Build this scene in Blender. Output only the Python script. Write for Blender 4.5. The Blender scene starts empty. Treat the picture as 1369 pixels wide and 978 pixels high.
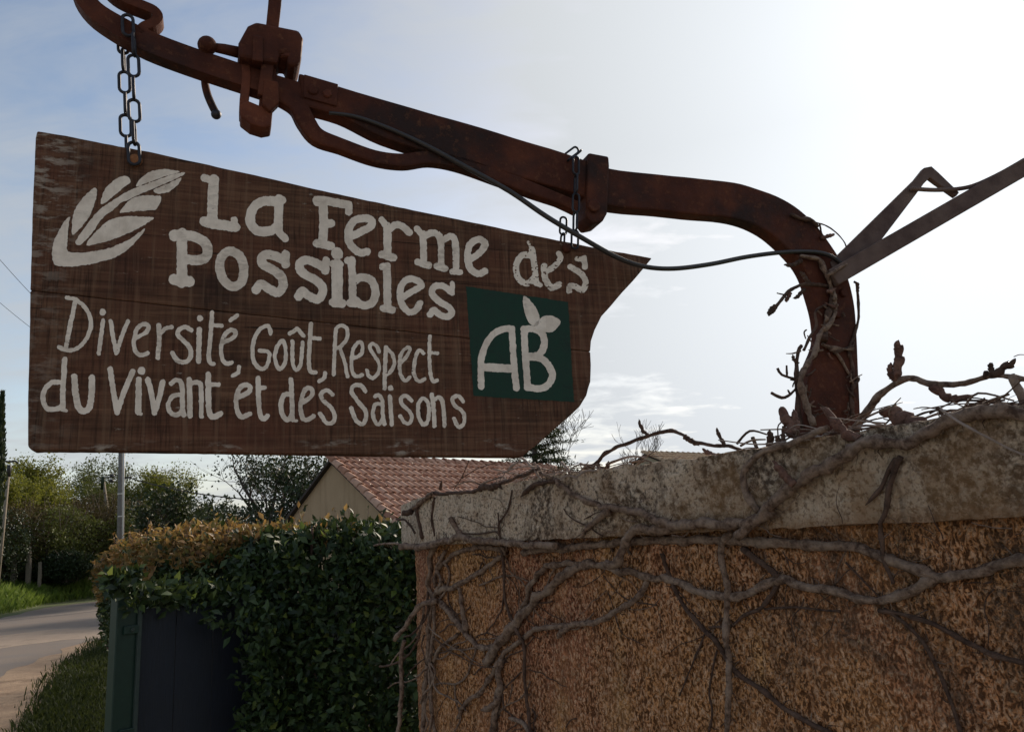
import bpy, bmesh, math, random
import numpy as np
from mathutils import Vector, Matrix, noise
random.seed(7); rng = np.random.default_rng(7)
R = math.radians
scene = bpy.context.scene
C = scene.collection

# ------------------------------------------------------------------ camera
IW, IH, F = 1369.0, 978.0, 1050.0
CAM = Vector((0, 0, 1.55))
PITCH, ROLL = math.atan(0.218), math.atan(0.0545)
fwd = Vector((0, math.cos(PITCH), math.sin(PITCH)))
r0 = Vector((1, 0, 0)); u0 = r0.cross(fwd)
cr = (r0 * math.cos(ROLL) - u0 * math.sin(ROLL)).normalized()
cu = cr.cross(fwd).normalized()
cam = bpy.data.cameras.new('camera'); camo = bpy.data.objects.new('camera', cam); C.objects.link(camo)
M = Matrix((cr, cu, -fwd)).transposed().to_4x4(); M.translation = CAM
camo.matrix_world = M
cam.sensor_width = 36; cam.lens = F / IW * 36; cam.clip_start = .05; cam.clip_end = 3000
scene.camera = camo

def ray(px, py):
    return (fwd * F + cr * (px - IW / 2) + cu * (IH / 2 - py)).normalized()
def at(px, py, D):
    r = ray(px, py); return CAM + r * (D / r.y)
def hit(px, py, P0, n):
    r = ray(px, py); return CAM + r * ((P0 - CAM).dot(n) / r.dot(n))
def gnd(px, py, z=0.0):
    return hit(px, py, Vector((0, 0, z)), Vector((0, 0, 1)))
def proj(P):
    v = Vector(P) - CAM; d = v.dot(fwd)
    return (IW / 2 + F * v.dot(cr) / d, IH / 2 - F * v.dot(cu) / d)

# ------------------------------------------------------------------ sun and sky
SUND = ray(1285, 40)
sun_el = math.asin(SUND.z); sun_az = math.atan2(SUND.x, SUND.y)
sl = bpy.data.lights.new('sun', 'SUN'); sl.energy = 3.6; sl.angle = R(12); sl.color = (1, .86, .70)
so = bpy.data.objects.new('sun', sl); C.objects.link(so)
so.rotation_euler = SUND.to_track_quat('Z', 'Y').to_euler()
world = bpy.data.worlds.new('World'); scene.world = world; world.use_nodes = True
scene.view_settings.view_transform = 'Standard'; scene.view_settings.look = 'None'
scene.view_settings.exposure = 0.52; scene.view_settings.gamma = 1.0

class NT:
    """tiny node helper"""
    def __init__(s, tree): s.t = tree; s.n = tree.nodes; s.l = tree.links
    def new(s, typ, **kw):
        nd = s.n.new(typ)
        ins = kw.pop('ins', {})
        for k, v in kw.items(): setattr(nd, k, v)
        for k, v in ins.items(): s.set(nd, k, v)
        return nd
    def set(s, nd, k, v):
        i = nd.inputs[k]
        if isinstance(v, bpy.types.NodeSocket): s.l.new(v, i)
        else: i.default_value = v
    def math(s, op, a, b=0.5, clamp=False):
        nd = s.new('ShaderNodeMath', operation=op, use_clamp=clamp); s.set(nd, 0, a); s.set(nd, 1, b); return nd.outputs[0]
    def mix(s, f, a, b, mode='MIX'):
        nd = s.new('ShaderNodeMix', data_type='RGBA', blend_type=mode); s.set(nd, 0, f); s.set(nd, 6, a); s.set(nd, 7, b); return nd.outputs[2]
    def ramp(s, f, stops):
        nd = s.new('ShaderNodeValToRGB'); s.l.new(f, nd.inputs[0]); e = nd.color_ramp.elements
        while len(e) < len(stops): e.new(.5)
        for x, (p, c) in zip(e, stops):
            x.position = p; x.color = c if len(c) == 4 else (*c, 1)
        return nd.outputs[0]
    def rng(s, f, a, b, c=0., d=1.):
        nd = s.new('ShaderNodeMapRange'); s.l.new(f, nd.inputs[0])
        for i, v in enumerate((a, b, c, d)): nd.inputs[i + 1].default_value = v
        return nd.outputs[0]
    def mapped(s, v, scale=(1, 1, 1), loc=(0, 0, 0)):
        nd = s.new('ShaderNodeMapping'); s.l.new(v, nd.inputs[0]); nd.inputs['Scale'].default_value = scale; nd.inputs['Location'].default_value = loc
        return nd.outputs[0]
    def noise(s, v, scale=5., detail=4., rough=.55, dist=0.):
        nd = s.new('ShaderNodeTexNoise'); s.l.new(v, nd.inputs['Vector'])
        nd.inputs['Scale'].default_value = scale; nd.inputs['Detail'].default_value = detail
        nd.inputs['Roughness'].default_value = rough; nd.inputs['Distortion'].default_value = dist
        return nd.outputs[0]
    def voro(s, v, scale=5., feature='F1'):
        nd = s.new('ShaderNodeTexVoronoi', feature=feature); s.l.new(v, nd.inputs['Vector']); nd.inputs['Scale'].default_value = scale
        return nd.outputs[0]

def build_world():
    t = NT(world.node_tree); t.n.clear()
    out = t.new('ShaderNodeOutputWorld'); bg = t.new('ShaderNodeBackground'); t.l.new(bg.outputs[0], out.inputs[0])
    sky = t.new('ShaderNodeTexSky', sky_type='NISHITA', sun_disc=False)
    sky.sun_elevation = sun_el; sky.sun_rotation = sun_az
    sky.air_density = 1.0; sky.dust_density = 1.2; sky.ozone_density = 1.6
    tc = t.new('ShaderNodeTexCoord').outputs['Generated']
    sep = t.new('ShaderNodeSeparateXYZ'); t.l.new(tc, sep.inputs[0])
    # thin cloud sheet: direction projected on a flat layer overhead
    zz = t.math('MAXIMUM', sep.outputs[2], .04)
    zz = t.math('ADD', zz, .22)
    cx = t.math('DIVIDE', sep.outputs[0], zz); cy = t.math('DIVIDE', sep.outputs[1], zz)
    cmb = t.new('ShaderNodeCombineXYZ'); t.l.new(cx, cmb.inputs[0]); t.l.new(cy, cmb.inputs[1])
    p = cmb.outputs[0]
    n1 = t.noise(t.mapped(p, (.75, 1.1, 1), (3.1, 1.3, 0)), 1.5, 5, .5, .25)
    n2 = t.noise(t.mapped(p, (1.0, 1.9, 1), (.4, 7.3, 0)), 4.5, 6, .58, .35)
    dn = t.new('ShaderNodeVectorMath', operation='DOT_PRODUCT'); t.l.new(tc, dn.inputs[0]); dn.inputs[1].default_value = SUND
    dot = t.math('MAXIMUM', dn.outputs['Value'], 0.)
    glow = t.math('POWER', dot, 9.)
    glow2 = t.math('POWER', dot, 60.)
    cov = t.math('ADD', t.math('MULTIPLY', n1, .85), t.math('MULTIPLY', n2, .80))
    cov = t.math('SUBTRACT', cov, .255)
    cov = t.math('ADD', cov, t.math('MULTIPLY', t.math('POWER', dot, 9.), .85))
    cov = t.math('ADD', cov, t.rng(sep.outputs[2], .0, .40, .30, 0.))
    cov = t.rng(cov, .42, 1.0)
    # forward scattering in the thin cloud: brighter towards the sun
    br = t.math('ADD', t.math('ADD', t.rng(sep.outputs[2], .0, .45, CLOUD[0] * 1.08, CLOUD[0]), t.math('MULTIPLY', t.math('MULTIPLY', glow, CLOUD[1]), t.rng(sep.outputs[2], .0, .45, 2.2, 1.0))), t.math('MULTIPLY', glow2, CLOUD[2]))
    cc = t.new('ShaderNodeCombineXYZ')
    t.l.new(t.math('MULTIPLY', br, .955), cc.inputs[0]); t.l.new(br, cc.inputs[1]); t.l.new(t.math('MULTIPLY', br, 1.045), cc.inputs[2])
    skyc = t.mix(1.0, sky.outputs[0], SKYTINT, 'MULTIPLY')
    col = t.mix(cov, skyc, cc.outputs[0])
    t.l.new(col, bg.inputs[0]); bg.inputs[1].default_value = .13
CLOUD = (2.95, 2.2, .8)
SKYTINT = (1.0, .90, .80, 1)
build_world()

# ------------------------------------------------------------------ materials
def pmat(name):
    m = bpy.data.materials.new(name); m.use_nodes = True
    t = NT(m.node_tree); b = t.n['Principled BSDF']
    return m, t, b
def objco(t): return t.new('ShaderNodeTexCoord').outputs['Object']
def bump(t, b, h, strength=.5, dist=.01):
    nd = t.new('ShaderNodeBump'); t.l.new(h, nd.inputs['Height']); nd.inputs['Strength'].default_value = strength; nd.inputs['Distance'].default_value = dist
    t.l.new(nd.outputs[0], b.inputs['Normal'])

def speckle(name, c1, c2, scale=30, rough=.8, bstr=.3, bdist=.003, spec=.3, c3=None, metal=0):
    m, t, b = pmat(name); v = objco(t)
    n = t.noise(v, scale, 6, .6); n2 = t.noise(v, scale * .2, 3, .5)
    col = t.mix(t.rng(n, .3, .7), (*c1, 1), (*c2, 1))
    if c3: col = t.mix(t.rng(n2, .45, .68), col, (*c3, 1))
    t.l.new(col, b.inputs['Base Color']); b.inputs['Roughness'].default_value = rough
    b.inputs['Specular IOR Level'].default_value = spec; b.inputs['Metallic'].default_value = metal
    bump(t, b, t.noise(v, scale * 2.5, 5, .65), bstr, bdist)
    return m

def rust_mat(name='rusty_iron', k=1.0):
    m, t, b = pmat(name); v = objco(t)
    n = t.noise(v, 14, 7, .65); n2 = t.noise(v, 75, 5, .7); n3 = t.noise(v, 4.5, 4, .6)
    col = t.ramp(n, [(.25, (.034 * k, .011 * k, .008 * k)), (.5, (.072 * k, .022 * k, .013 * k)), (.75, (.125 * k, .038 * k, .019 * k))])
    col = t.mix(t.rng(n3, .50, .62), col, (.030 * k, .016 * k, .014 * k, 1))
    col = t.mix(t.math('MULTIPLY', t.rng(n2, .55, .72), .55), col, (.17 * k, .075 * k, .042 * k, 1))
    t.l.new(col, b.inputs['Base Color'])
    t.l.new(t.rng(n2, .3, .7, .55, .85), b.inputs['Roughness']); b.inputs['Specular IOR Level'].default_value = .12
    bump(t, b, t.math('ADD', t.noise(v, 120, 5, .7), t.math('MULTIPLY', n, .8)), .5, .0025)
    return m

def wood_mat():
    m, t, b = pmat('weathered_board'); v = objco(t)
    grain = t.noise(t.mapped(v, (3.5, 1, 95)), 1.6, 6, .62, .5)
    saw = t.noise(t.mapped(v, (230, 1, 11)), 1.0, 4, .65)
    saw2 = t.noise(t.mapped(v, (95, 1, 4)), 1.0, 3, .6)
    big = t.noise(t.mapped(v, (4.5, 1, 7)), 1.2, 4, .55)
    col = t.ramp(grain, [(.28, (.052, .025, .015)), (.5, (.108, .052, .031)), (.72, (.18, .094, .056))])
    red = t.mix(t.rng(big, .46, .66), col, (.115, .042, .026, 1))
    col = t.mix(.55, col, red)
    blk = t.rng(t.noise(t.mapped(v, (6, 1, 9), (5, 0, 2)), 1.3, 4, .6), .52, .70)
    col = t.mix(t.math('MULTIPLY', blk, .62), col, (.022, .016, .014, 1))
    col = t.mix(t.math('MULTIPLY', t.math('MULTIPLY', t.rng(saw, .48, .64), .75), t.rng(t.noise(t.mapped(v, (5, 1, 8), (1, 0, 7)), 1.4, 3, .5), .36, .60, .2, 1.)), col, (.024, .013, .009, 1))
    crk = t.rng(t.noise(t.mapped(v, (2.2, 1, 190), (6, 0, 4)), 1.0, 3, .5, .6), .655, .69)
    col = t.mix(t.math('MULTIPLY', crk, .8), col, (.014, .008, .006, 1))
    col = t.mix(t.math('MULTIPLY', t.rng(saw2, .52, .68), .36), col, (.22, .135, .085, 1))
    # flaked finish: greyish bare wood in small horizontal dashes, denser towards the ends of the planks
    fl = t.noise(t.mapped(v, (34, 1, 120), (2, 0, 5)), 1.0, 5, .7)
    where = t.noise(t.mapped(v, (3, 1, 5), (9, 0, 1)), 1.3, 3, .5)
    fm = t.math('MULTIPLY', t.rng(fl, .63, .70), t.rng(where, .40, .62))
    sep = t.new('ShaderNodeSeparateXYZ'); t.l.new(v, sep.inputs[0])
    lft = t.math('MULTIPLY', t.rng(sep.outputs[0], .0, .06, 1, 0), t.rng(sep.outputs[2], .22, .40, .35, 1.))
    botm = t.math('MULTIPLY', t.rng(sep.outputs[2], .004, .016, 1, 0), t.rng(t.noise(t.mapped(v, (7, 1, 30), (3, 0, 3)), 1.0, 4, .6), .50, .58))
    lft = t.math('MAXIMUM', lft, t.math('MULTIPLY', botm, 1.0))
    fm2 = t.math('MULTIPLY', t.rng(t.noise(t.mapped(v, (30, 1, 90), (4, 0, 3)), 1.0, 5, .65), .50, .60), lft)
    fm = t.math('MAXIMUM', fm, t.math('MULTIPLY', fm2, .85))
    col = t.mix(fm, col, (.33, .27, .22, 1))
    t.l.new(col, b.inputs['Base Color']); b.inputs['Roughness'].default_value = .8; b.inputs['Specular IOR Level'].default_value = .12
    h = t.math('ADD', t.math('MULTIPLY', saw, .9), t.math('ADD', grain, t.math('MULTIPLY', saw2, .5)))
    bump(t, b, h, .55, .0022)
    return m

def paint_mat(name, c, dirt, amt=.5):
    m, t, b = pmat(name); v = objco(t)
    n = t.noise(v, 45, 6, .65); saw = t.noise(t.mapped(v, (230, 1, 11)), 1.0, 4, .65); n2 = t.noise(v, 9, 3, .5)
    col = t.mix(t.math('MULTIPLY', t.rng(n, .42, .75), amt), (*c, 1), (*dirt, 1))
    col = t.mix(t.math('MULTIPLY', t.rng(saw, .56, .72), .25), col, (*dirt, 1))
    col = t.mix(t.math('MULTIPLY', t.rng(n2, .5, .75), .22), col, (*dirt, 1))
    thin = t.math('MULTIPLY', t.rng(t.noise(t.mapped(v, (1, 1, 1), (8, 1, 3)), 16, 4, .6), .50, .66), t.rng(t.noise(t.mapped(v, (60, 1, 160)), 1.0, 4, .65), .46, .58))
    col = t.mix(t.math('MULTIPLY', thin, .42), col, (dirt[0] * .5, dirt[1] * .45, dirt[2] * .4, 1))
    t.l.new(col, b.inputs['Base Color']); b.inputs['Roughness'].default_value = .62; b.inputs['Specular IOR Level'].default_value = .3
    bump(t, b, t.math('ADD', saw, n), .35, .0012)
    return m

def stucco_mat():
    m, t, b = pmat('ochre_roughcast'); v = objco(t)
    wv = t.new('ShaderNodeVectorMath', operation='ADD'); wn_ = t.new('ShaderNodeTexNoise'); t.l.new(v, wn_.inputs['Vector']); wn_.inputs['Scale'].default_value = 60; wn_.inputs['Detail'].default_value = 2
    sc = t.new('ShaderNodeVectorMath', operation='SCALE'); t.l.new(wn_.outputs['Color'], sc.inputs[0]); sc.inputs['Scale'].default_value = .012
    t.l.new(v, wv.inputs[0]); t.l.new(sc.outputs[0], wv.inputs[1]); vv = wv.outputs[0]
    cell = t.voro(t.mapped(vv, (1, 1, .62)), 105); cell2 = t.voro(t.mapped(vv, (1, 1, .55), (3, 2, 5)), 48)
    grit = t.noise(t.mapped(v, (1, 1, .6), (3, 1, 8)), 170, 4, .7)
    st = t.noise(t.mapped(v, (30, 30, 2.6)), 1.0, 5, .6)
    big = t.noise(t.mapped(v, (1, 1, .30)), 6.0, 5, .6, .4); big2 = t.noise(t.mapped(v, (1, 1, .6), (4, 1, 2)), 2.6, 4, .55)
    col = t.mix(t.rng(big2, .42, .60), (.64, .30, .125, 1), (.52, .21, .118, 1))
    col = t.mix(t.math('MULTIPLY', t.rng(big, .53, .68), .6), col, (.72, .40, .16, 1))
    worm = t.noise(t.mapped(vv, (1, 1, .5)), 185, 1.5, .45); worm2 = t.noise(t.mapped(vv, (1, 1, .7), (9, 4, 1)), 290, 2, .5)
    gmask = t.rng(t.noise(t.mapped(v, (1, 1, .5), (6, 6, 2)), 9, 4, .55), .34, .54, .55, 1.)
    col = t.mix(t.math('MULTIPLY', t.rng(worm, .52, .62), .70), col, (.80, .50, .32, 1))  # crests of the grain painted paler, as if catching light
    pit = t.math('MAXIMUM', t.rng(worm, .48, .40), t.math('MULTIPLY', t.rng(worm2, .45, .37), .85))
    col = t.mix(t.math('MULTIPLY', t.math('MULTIPLY', pit, gmask), .84), col, (.050, .018, .008, 1))  # shade painted into the hollows, following the bump pattern
    col = t.mix(t.math('MULTIPLY', t.rng(cell2, .5, .8), .3), col, (.17, .075, .04, 1))
    col = t.mix(t.math('MULTIPLY', t.rng(st, .54, .68), .42), col, (.12, .058, .034, 1))
    li = t.noise(t.mapped(v, (1, 1, .8), (7, 3, 1)), 4.2, 6, .62, .5)
    sep = t.new('ShaderNodeSeparateXYZ'); t.l.new(v, sep.inputs[0])
    rt = t.rng(sep.outputs[0], .6, 1.6, -.05, .12)
    lm = t.rng(t.math('ADD', li, rt), .575, .68); fl = t.rng(t.noise(v, 80, 4, .7), .38, .58)
    col = t.mix(t.math('MULTIPLY', t.math('MULTIPLY', lm, .86), t.math('MAXIMUM', fl, .35)), col, (.10, .068, .048, 1))
    pale = t.rng(t.noise(t.mapped(v, (1, 1, 1), (2, 8, 4)), 55, 5, .65), .63, .70)
    col = t.mix(t.math('MULTIPLY', pale, .6), col, (.50, .38, .24, 1))
    t.l.new(col, b.inputs['Base Color']); b.inputs['Roughness'].default_value = .95; b.inputs['Specular IOR Level'].default_value = .1
    h = t.math('ADD', t.math('MULTIPLY', worm, 1.6), t.math('ADD', worm2, t.math('MULTIPLY', cell, -.4))); bump(t, b, h, 1.0, .012)
    return m

def coping_mat():
    m, t, b = pmat('lichened_concrete'); v = objco(t)
    fine = t.noise(v, 120, 5, .7); mid = t.noise(v, 24, 6, .65); big = t.noise(t.mapped(v, (1, 1, .6)), 4.0, 5, .6, .6)
    col = t.ramp(mid, [(.28, (.45, .31, .215)), (.5, (.70, .545, .41)), (.72, (.80, .67, .54))])
    sep = t.new('ShaderNodeSeparateXYZ'); t.l.new(v, sep.inputs[0])
    rt = t.rng(sep.outputs[0], .0, 1.3, -.10, .10)
    blot = t.rng(t.math('ADD', t.noise(t.mapped(v, (1, 1, .7), (1, 2, 3)), 6.5, 6, .66, .7), rt), .50, .58)
    pit = t.rng(t.noise(v, 60, 4, .7), .40, .58)
    col = t.mix(t.math('MULTIPLY', t.math('MULTIPLY', blot, .92), pit), col, (.070, .044, .030, 1))
    pits = t.rng(t.noise(t.mapped(v, (1, 1, .8), (5, 5, 5)), 95, 4, .65), .55, .63)
    col = t.mix(t.math('MULTIPLY', pits, .75), col, (.06, .042, .03, 1))
    spk = t.noise(v, 110, 2, .5); spk2 = t.noise(t.mapped(v, (1, 1, 1), (3, 3, 9)), 220, 2, .5)
    col = t.mix(t.math('MULTIPLY', t.math('MAXIMUM', t.rng(spk, .45, .35), t.math('MULTIPLY', t.rng(spk2, .42, .34), .8)), .62), col, (.09, .052, .034, 1))
    och = t.rng(t.math('ADD', big, t.math('MULTIPLY', rt, .9)), .53, .68)
    col = t.mix(t.math('MULTIPLY', och, .6), col, (.30, .165, .075, 1))
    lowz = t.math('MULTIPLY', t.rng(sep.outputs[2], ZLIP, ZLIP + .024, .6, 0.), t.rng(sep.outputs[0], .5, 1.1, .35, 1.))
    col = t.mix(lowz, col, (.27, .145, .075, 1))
    streak = t.rng(t.noise(t.mapped(v, (26, 26, 2.2), (1, 1, 1)), 1.0, 4, .6), .58, .70)
    col = t.mix(t.math('MULTIPLY', streak, .5), col, (.11, .07, .045, 1))
    t.l.new(col, b.inputs['Base Color']); b.inputs['Roughness'].default_value = .93; b.inputs['Specular IOR Level'].default_value = .12
    bump(t, b, t.math('ADD', fine, t.math('ADD', spk, t.math('MULTIPLY', mid, .8))), 1.0, .010)
    return m

def bark_mat(name, c1, c2, c3):
    m, t, b = pmat(name); v = objco(t)
    n = t.noise(v, 85, 6, .7); n2 = t.noise(v, 22, 4, .6); n3 = t.noise(v, 260, 4, .7)
    col = t.mix(t.rng(n, .38, .60), (*c1, 1), (*c2, 1)); col = t.mix(t.math('MULTIPLY', t.rng(n2, .48, .7), .7), col, (*c3, 1))  # crevice shade painted in, following the bump noise
    t.l.new(col, b.inputs['Base Color']); b.inputs['Roughness'].default_value = .82; b.inputs['Specular IOR Level'].default_value = .25
    bump(t, b, t.math('ADD', n, t.math('MULTIPLY', n3, .5)), 1.0, .007)
    return m

def leaf_mat(name, cols, rough=.45, trans=.35, spec=.4):
    m, t, b = pmat(name)
    g = t.new('ShaderNodeNewGeometry')
    k = len(cols)
    col = t.ramp(g.outputs['Random Per Island'], [(i / (k - 1), c) for i, c in enumerate(cols)])
    t.l.new(col, b.inputs['Base Color']); b.inputs['Roughness'].default_value = rough; b.inputs['Specular IOR Level'].default_value = spec
    tr = t.new('ShaderNodeBsdfTranslucent'); t.l.new(t.mix(.16, col, (.22, .24, .03, 1)), tr.inputs[0])
    mx = t.new('ShaderNodeMixShader'); mx.inputs[0].default_value = trans
    t.l.new(b.outputs[0], mx.inputs[1]); t.l.new(tr.outputs[0], mx.inputs[2]); t.l.new(mx.outputs[0], t.n['Material Output'].inputs[0])
    return m

ZLIP = at(600, 727, 2.27).z
MT = {
    'rust': rust_mat(), 'rust2': rust_mat('pale_rusty_iron', 1.5),
    'iron': speckle('grey_brown_iron', (.075, .047, .042), (.13, .087, .076), 40, .8, .5, .0025, .15, (.17, .12, .10)),
    'wood': wood_mat(),
    'white': paint_mat('old_white_paint', (.80, .69, .585), (.40, .31, .24), .55),
    'green': paint_mat('dark_green_paint', (.004, .032, .017), (.010, .022, .015), .6),
    'stucco': stucco_mat(), 'coping': coping_mat(),
    'vine': bark_mat('vine_bark', (.080, .044, .030), (.29, .195, .142), (.40, .295, .225)),
    'vine_dark': bark_mat('old_vine_bark', (.05, .028, .02), (.12, .07, .05), (.18, .11, .08)),
    'vine_pale': bark_mat('dry_twig_bark', (.30, .22, .18), (.42, .33, .28), (.5, .4, .35)),
    'bud': bark_mat('bud_scale', (.085, .042, .032), (.21, .105, .076), (.30, .175, .13)),
    'chain': speckle('blackened_chain', (.018, .018, .024), (.04, .038, .045), 90, .5, .2, .001, .5, None, .6),
    'cable': speckle('black_cable', (.016, .013, .013), (.03, .024, .022), 60, .45, .15, .001, .5),
    'bolt': speckle('orange_rust', (.16, .062, .026), (.32, .14, .06), 120, .85, .5, .002, .2),
    'steelgreen': speckle('green_coated_steel', (.005, .022, .015), (.009, .032, .022), 20, .45, .1, .001, .45),
    'screen': None,
    'asphalt': None,
}

# ------------------------------------------------------------------ object helpers
def empty(name, loc, xdir=None, label=None, cat=None, group=None, kind=None):
    o = bpy.data.objects.new(name, None); C.objects.link(o); o.empty_display_size = .1
    m = Matrix.Identity(4)
    if xdir is not None:
        x = Vector(xdir).normalized(); z = Vector((0, 0, 1)); y = z.cross(x).normalized()
        m = Matrix((x, y, z)).transposed().to_4x4()
    m.translation = Vector(loc); o.matrix_world = m; o['_m'] = 0
    del o['_m']; MW[o.name] = m.copy()
    tag(o, label, cat, group, kind); return o
MW = {}
def tag(o, label=None, cat=None, group=None, kind=None):
    if label: o['label'] = label
    if cat: o['category'] = cat
    if group: o['group'] = group
    if kind: o['kind'] = kind
    return o
def mw(o): return MW.get(o.name, Matrix.Identity(4))
def mesh(name, verts, faces, mat, parent=None, smooth=True, origin=None, bevel=0., kind=None, label=None, raw=False):
    """verts in world space; the mesh is stored in the parent's (thing's) local space"""
    me = bpy.data.meshes.new(name)
    base = mw(parent) if parent is not None else (Matrix.Translation(origin) if origin is not None else Matrix.Identity(4))
    inv = base.inverted()
    v = np.asarray([tuple(p) for p in verts] if not isinstance(verts, np.ndarray) else verts, dtype=np.float64)
    A = np.array(inv.to_3x3()); tr = np.array(inv.translation)
    v = v @ A.T + tr
    if isinstance(faces, np.ndarray):
        nf, k = faces.shape
        me.vertices.add(len(v)); me.vertices.foreach_set('co', v.astype(np.float32).ravel())
        me.loops.add(nf * k); me.loops.foreach_set('vertex_index', faces.astype(np.int32).ravel())
        me.polygons.add(nf); me.polygons.foreach_set('loop_start', np.arange(0, nf * k, k, dtype=np.int32))
        me.update(calc_edges=True)
    else:
        me.from_pydata(v.tolist(), [], [list(f) for f in faces]); me.update()
    if smooth: me.polygons.foreach_set('use_smooth', np.ones(len(me.polygons), dtype=bool))
    me.materials.append(mat)
    o = bpy.data.objects.new(name, me); C.objects.link(o)
    if parent is not None: o.parent = parent
    elif origin is not None: o.location = origin
    MW[o.name] = base
    if bevel:
        b = o.modifiers.new('bevel', 'BEVEL'); b.width = bevel; b.segments = 2; b.limit_method = 'ANGLE'; b.angle_limit = R(35)
    if kind: o['kind'] = kind
    if label: o['label'] = label
    return o
def join(parts):
    V, Fc, k = [], [], 0
    for v, f in parts:
        V += list(v); Fc += [[i + k for i in q] for q in f]; k += len(v)
    return V, Fc
def box(c, ax, ay, az):
    c, ax, ay, az = map(Vector, (c, ax, ay, az))
    v = [c + ax * i + ay * j + az * k for i in (-1, 1) for j in (-1, 1) for k in (-1, 1)]
    return v, [(0, 1, 3, 2), (4, 6, 7, 5), (0, 4, 5, 1), (2, 3, 7, 6), (0, 2, 6, 4), (1, 5, 7, 3)]
def smooth_path(pts, sub=4, closed=False):
    P = [Vector(p) for p in pts]; n = len(P)
    if n < 3 and not closed: return P
    out = []
    rngs = range(n if closed else n - 1)
    for i in rngs:
        if closed: a, b, c, d = P[i - 1], P[i], P[(i + 1) % n], P[(i + 2) % n]
        else: a, b, c, d = P[max(i - 1, 0)], P[i], P[i + 1], P[min(i + 2, n - 1)]
        for k in range(sub):
            t = k / sub
            out.append(.5 * ((2 * b) + (c - a) * t + (2 * a - 5 * b + 4 * c - d) * t * t + (3 * b - a - 3 * c + d) * t ** 3))
    if not closed: out.append(P[-1])
    return out
def tube(path, rad, seg=8, closed=False, cap=True, squash=None):
    P = [Vector(p) for p in path]; n = len(P)
    if not hasattr(rad, '__len__'): rad = [rad] * n
    T = []
    for i in range(n):
        a = P[i - 1] if (i > 0 or closed) else P[0]; b = P[(i + 1) % n] if (i < n - 1 or closed) else P[-1]
        d = b - a; T.append(d.normalized() if d.length > 1e-9 else Vector((0, 0, 1)))
    N = T[0].orthogonal().normalized(); V = []; Fc = []
    for i in range(n):
        N = (N - T[i] * N.dot(T[i])); N = N.normalized() if N.length > 1e-6 else T[i].orthogonal().normalized()
        B = T[i].cross(N)
        for k in range(seg):
            a = 2 * math.pi * k / seg; V.append(P[i] + (N * math.cos(a) + B * math.sin(a)) * rad[i])
    for i in range(n if closed else n - 1):
        j = (i + 1) % n
        for k in range(seg): Fc.append((i * seg + k, i * seg + (k + 1) % seg, j * seg + (k + 1) % seg, j * seg + k))
    if cap and not closed:
        Fc.append(tuple(reversed(range(seg)))); Fc.append(tuple(range((n - 1) * seg, n * seg)))
    return V, Fc
def bar(path, nrm, half_w, half_t):
    """rectangular bar swept along path lying in a plane with normal nrm: half_w in plane, half_t along nrm"""
    P = [Vector(p) for p in path]; n = len(P)
    hw = half_w if hasattr(half_w, '__len__') else [half_w] * n
    V, Fc = [], []
    for i in range(n):
        d = (P[min(i + 1, n - 1)] - P[max(i - 1, 0)]).normalized(); s = nrm.cross(d).normalized()
        V += [P[i] + s * hw[i] - nrm * half_t, P[i] + s * hw[i] + nrm * half_t, P[i] - s * hw[i] + nrm * half_t, P[i] - s * hw[i] - nrm * half_t]
    for i in range(n - 1):
        for k in range(4): Fc.append((i * 4 + k, i * 4 + (k + 1) % 4, i * 4 + 4 + (k + 1) % 4, i * 4 + 4 + k))
    Fc += [(3, 2, 1, 0), tuple(range(4 * n - 4, 4 * n))]
    return V, Fc
def extrude_poly(pts, nrm, t0, t1):
    n = len(pts); V = [Vector(p) + nrm * t0 for p in pts] + [Vector(p) + nrm * t1 for p in pts]
    Fc = [tuple(range(n)), tuple(reversed(range(n, 2 * n)))]
    for i in range(n): Fc.append((i, i + n, (i + 1) % n + n, (i + 1) % n))
    return V, Fc
def lathe(c, axis, prof, seg=20):
    axis = Vector(axis).normalized(); a = axis.orthogonal().normalized(); b = axis.cross(a); V = []; Fc = []
    for h, r in prof:
        for k in range(seg):
            t = 2 * math.pi * k / seg; V.append(Vector(c) + axis * h + (a * math.cos(t) + b * math.sin(t)) * r)
    for i in range(len(prof) - 1):
        for k in range(seg): Fc.append((i * seg + k, i * seg + (k + 1) % seg, (i + 1) * seg + (k + 1) % seg, (i + 1) * seg + k))
    Fc += [tuple(reversed(range(seg))), tuple(range((len(prof) - 1) * seg, len(prof) * seg))]
    return V, Fc
def ball(c, r, axis=(0, 0, 1), seg=18):
    return lathe(c, axis, [(-r * math.cos(math.pi * i / 12), max(r * math.sin(math.pi * i / 12), r * .02)) for i in range(13)], seg)

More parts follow.
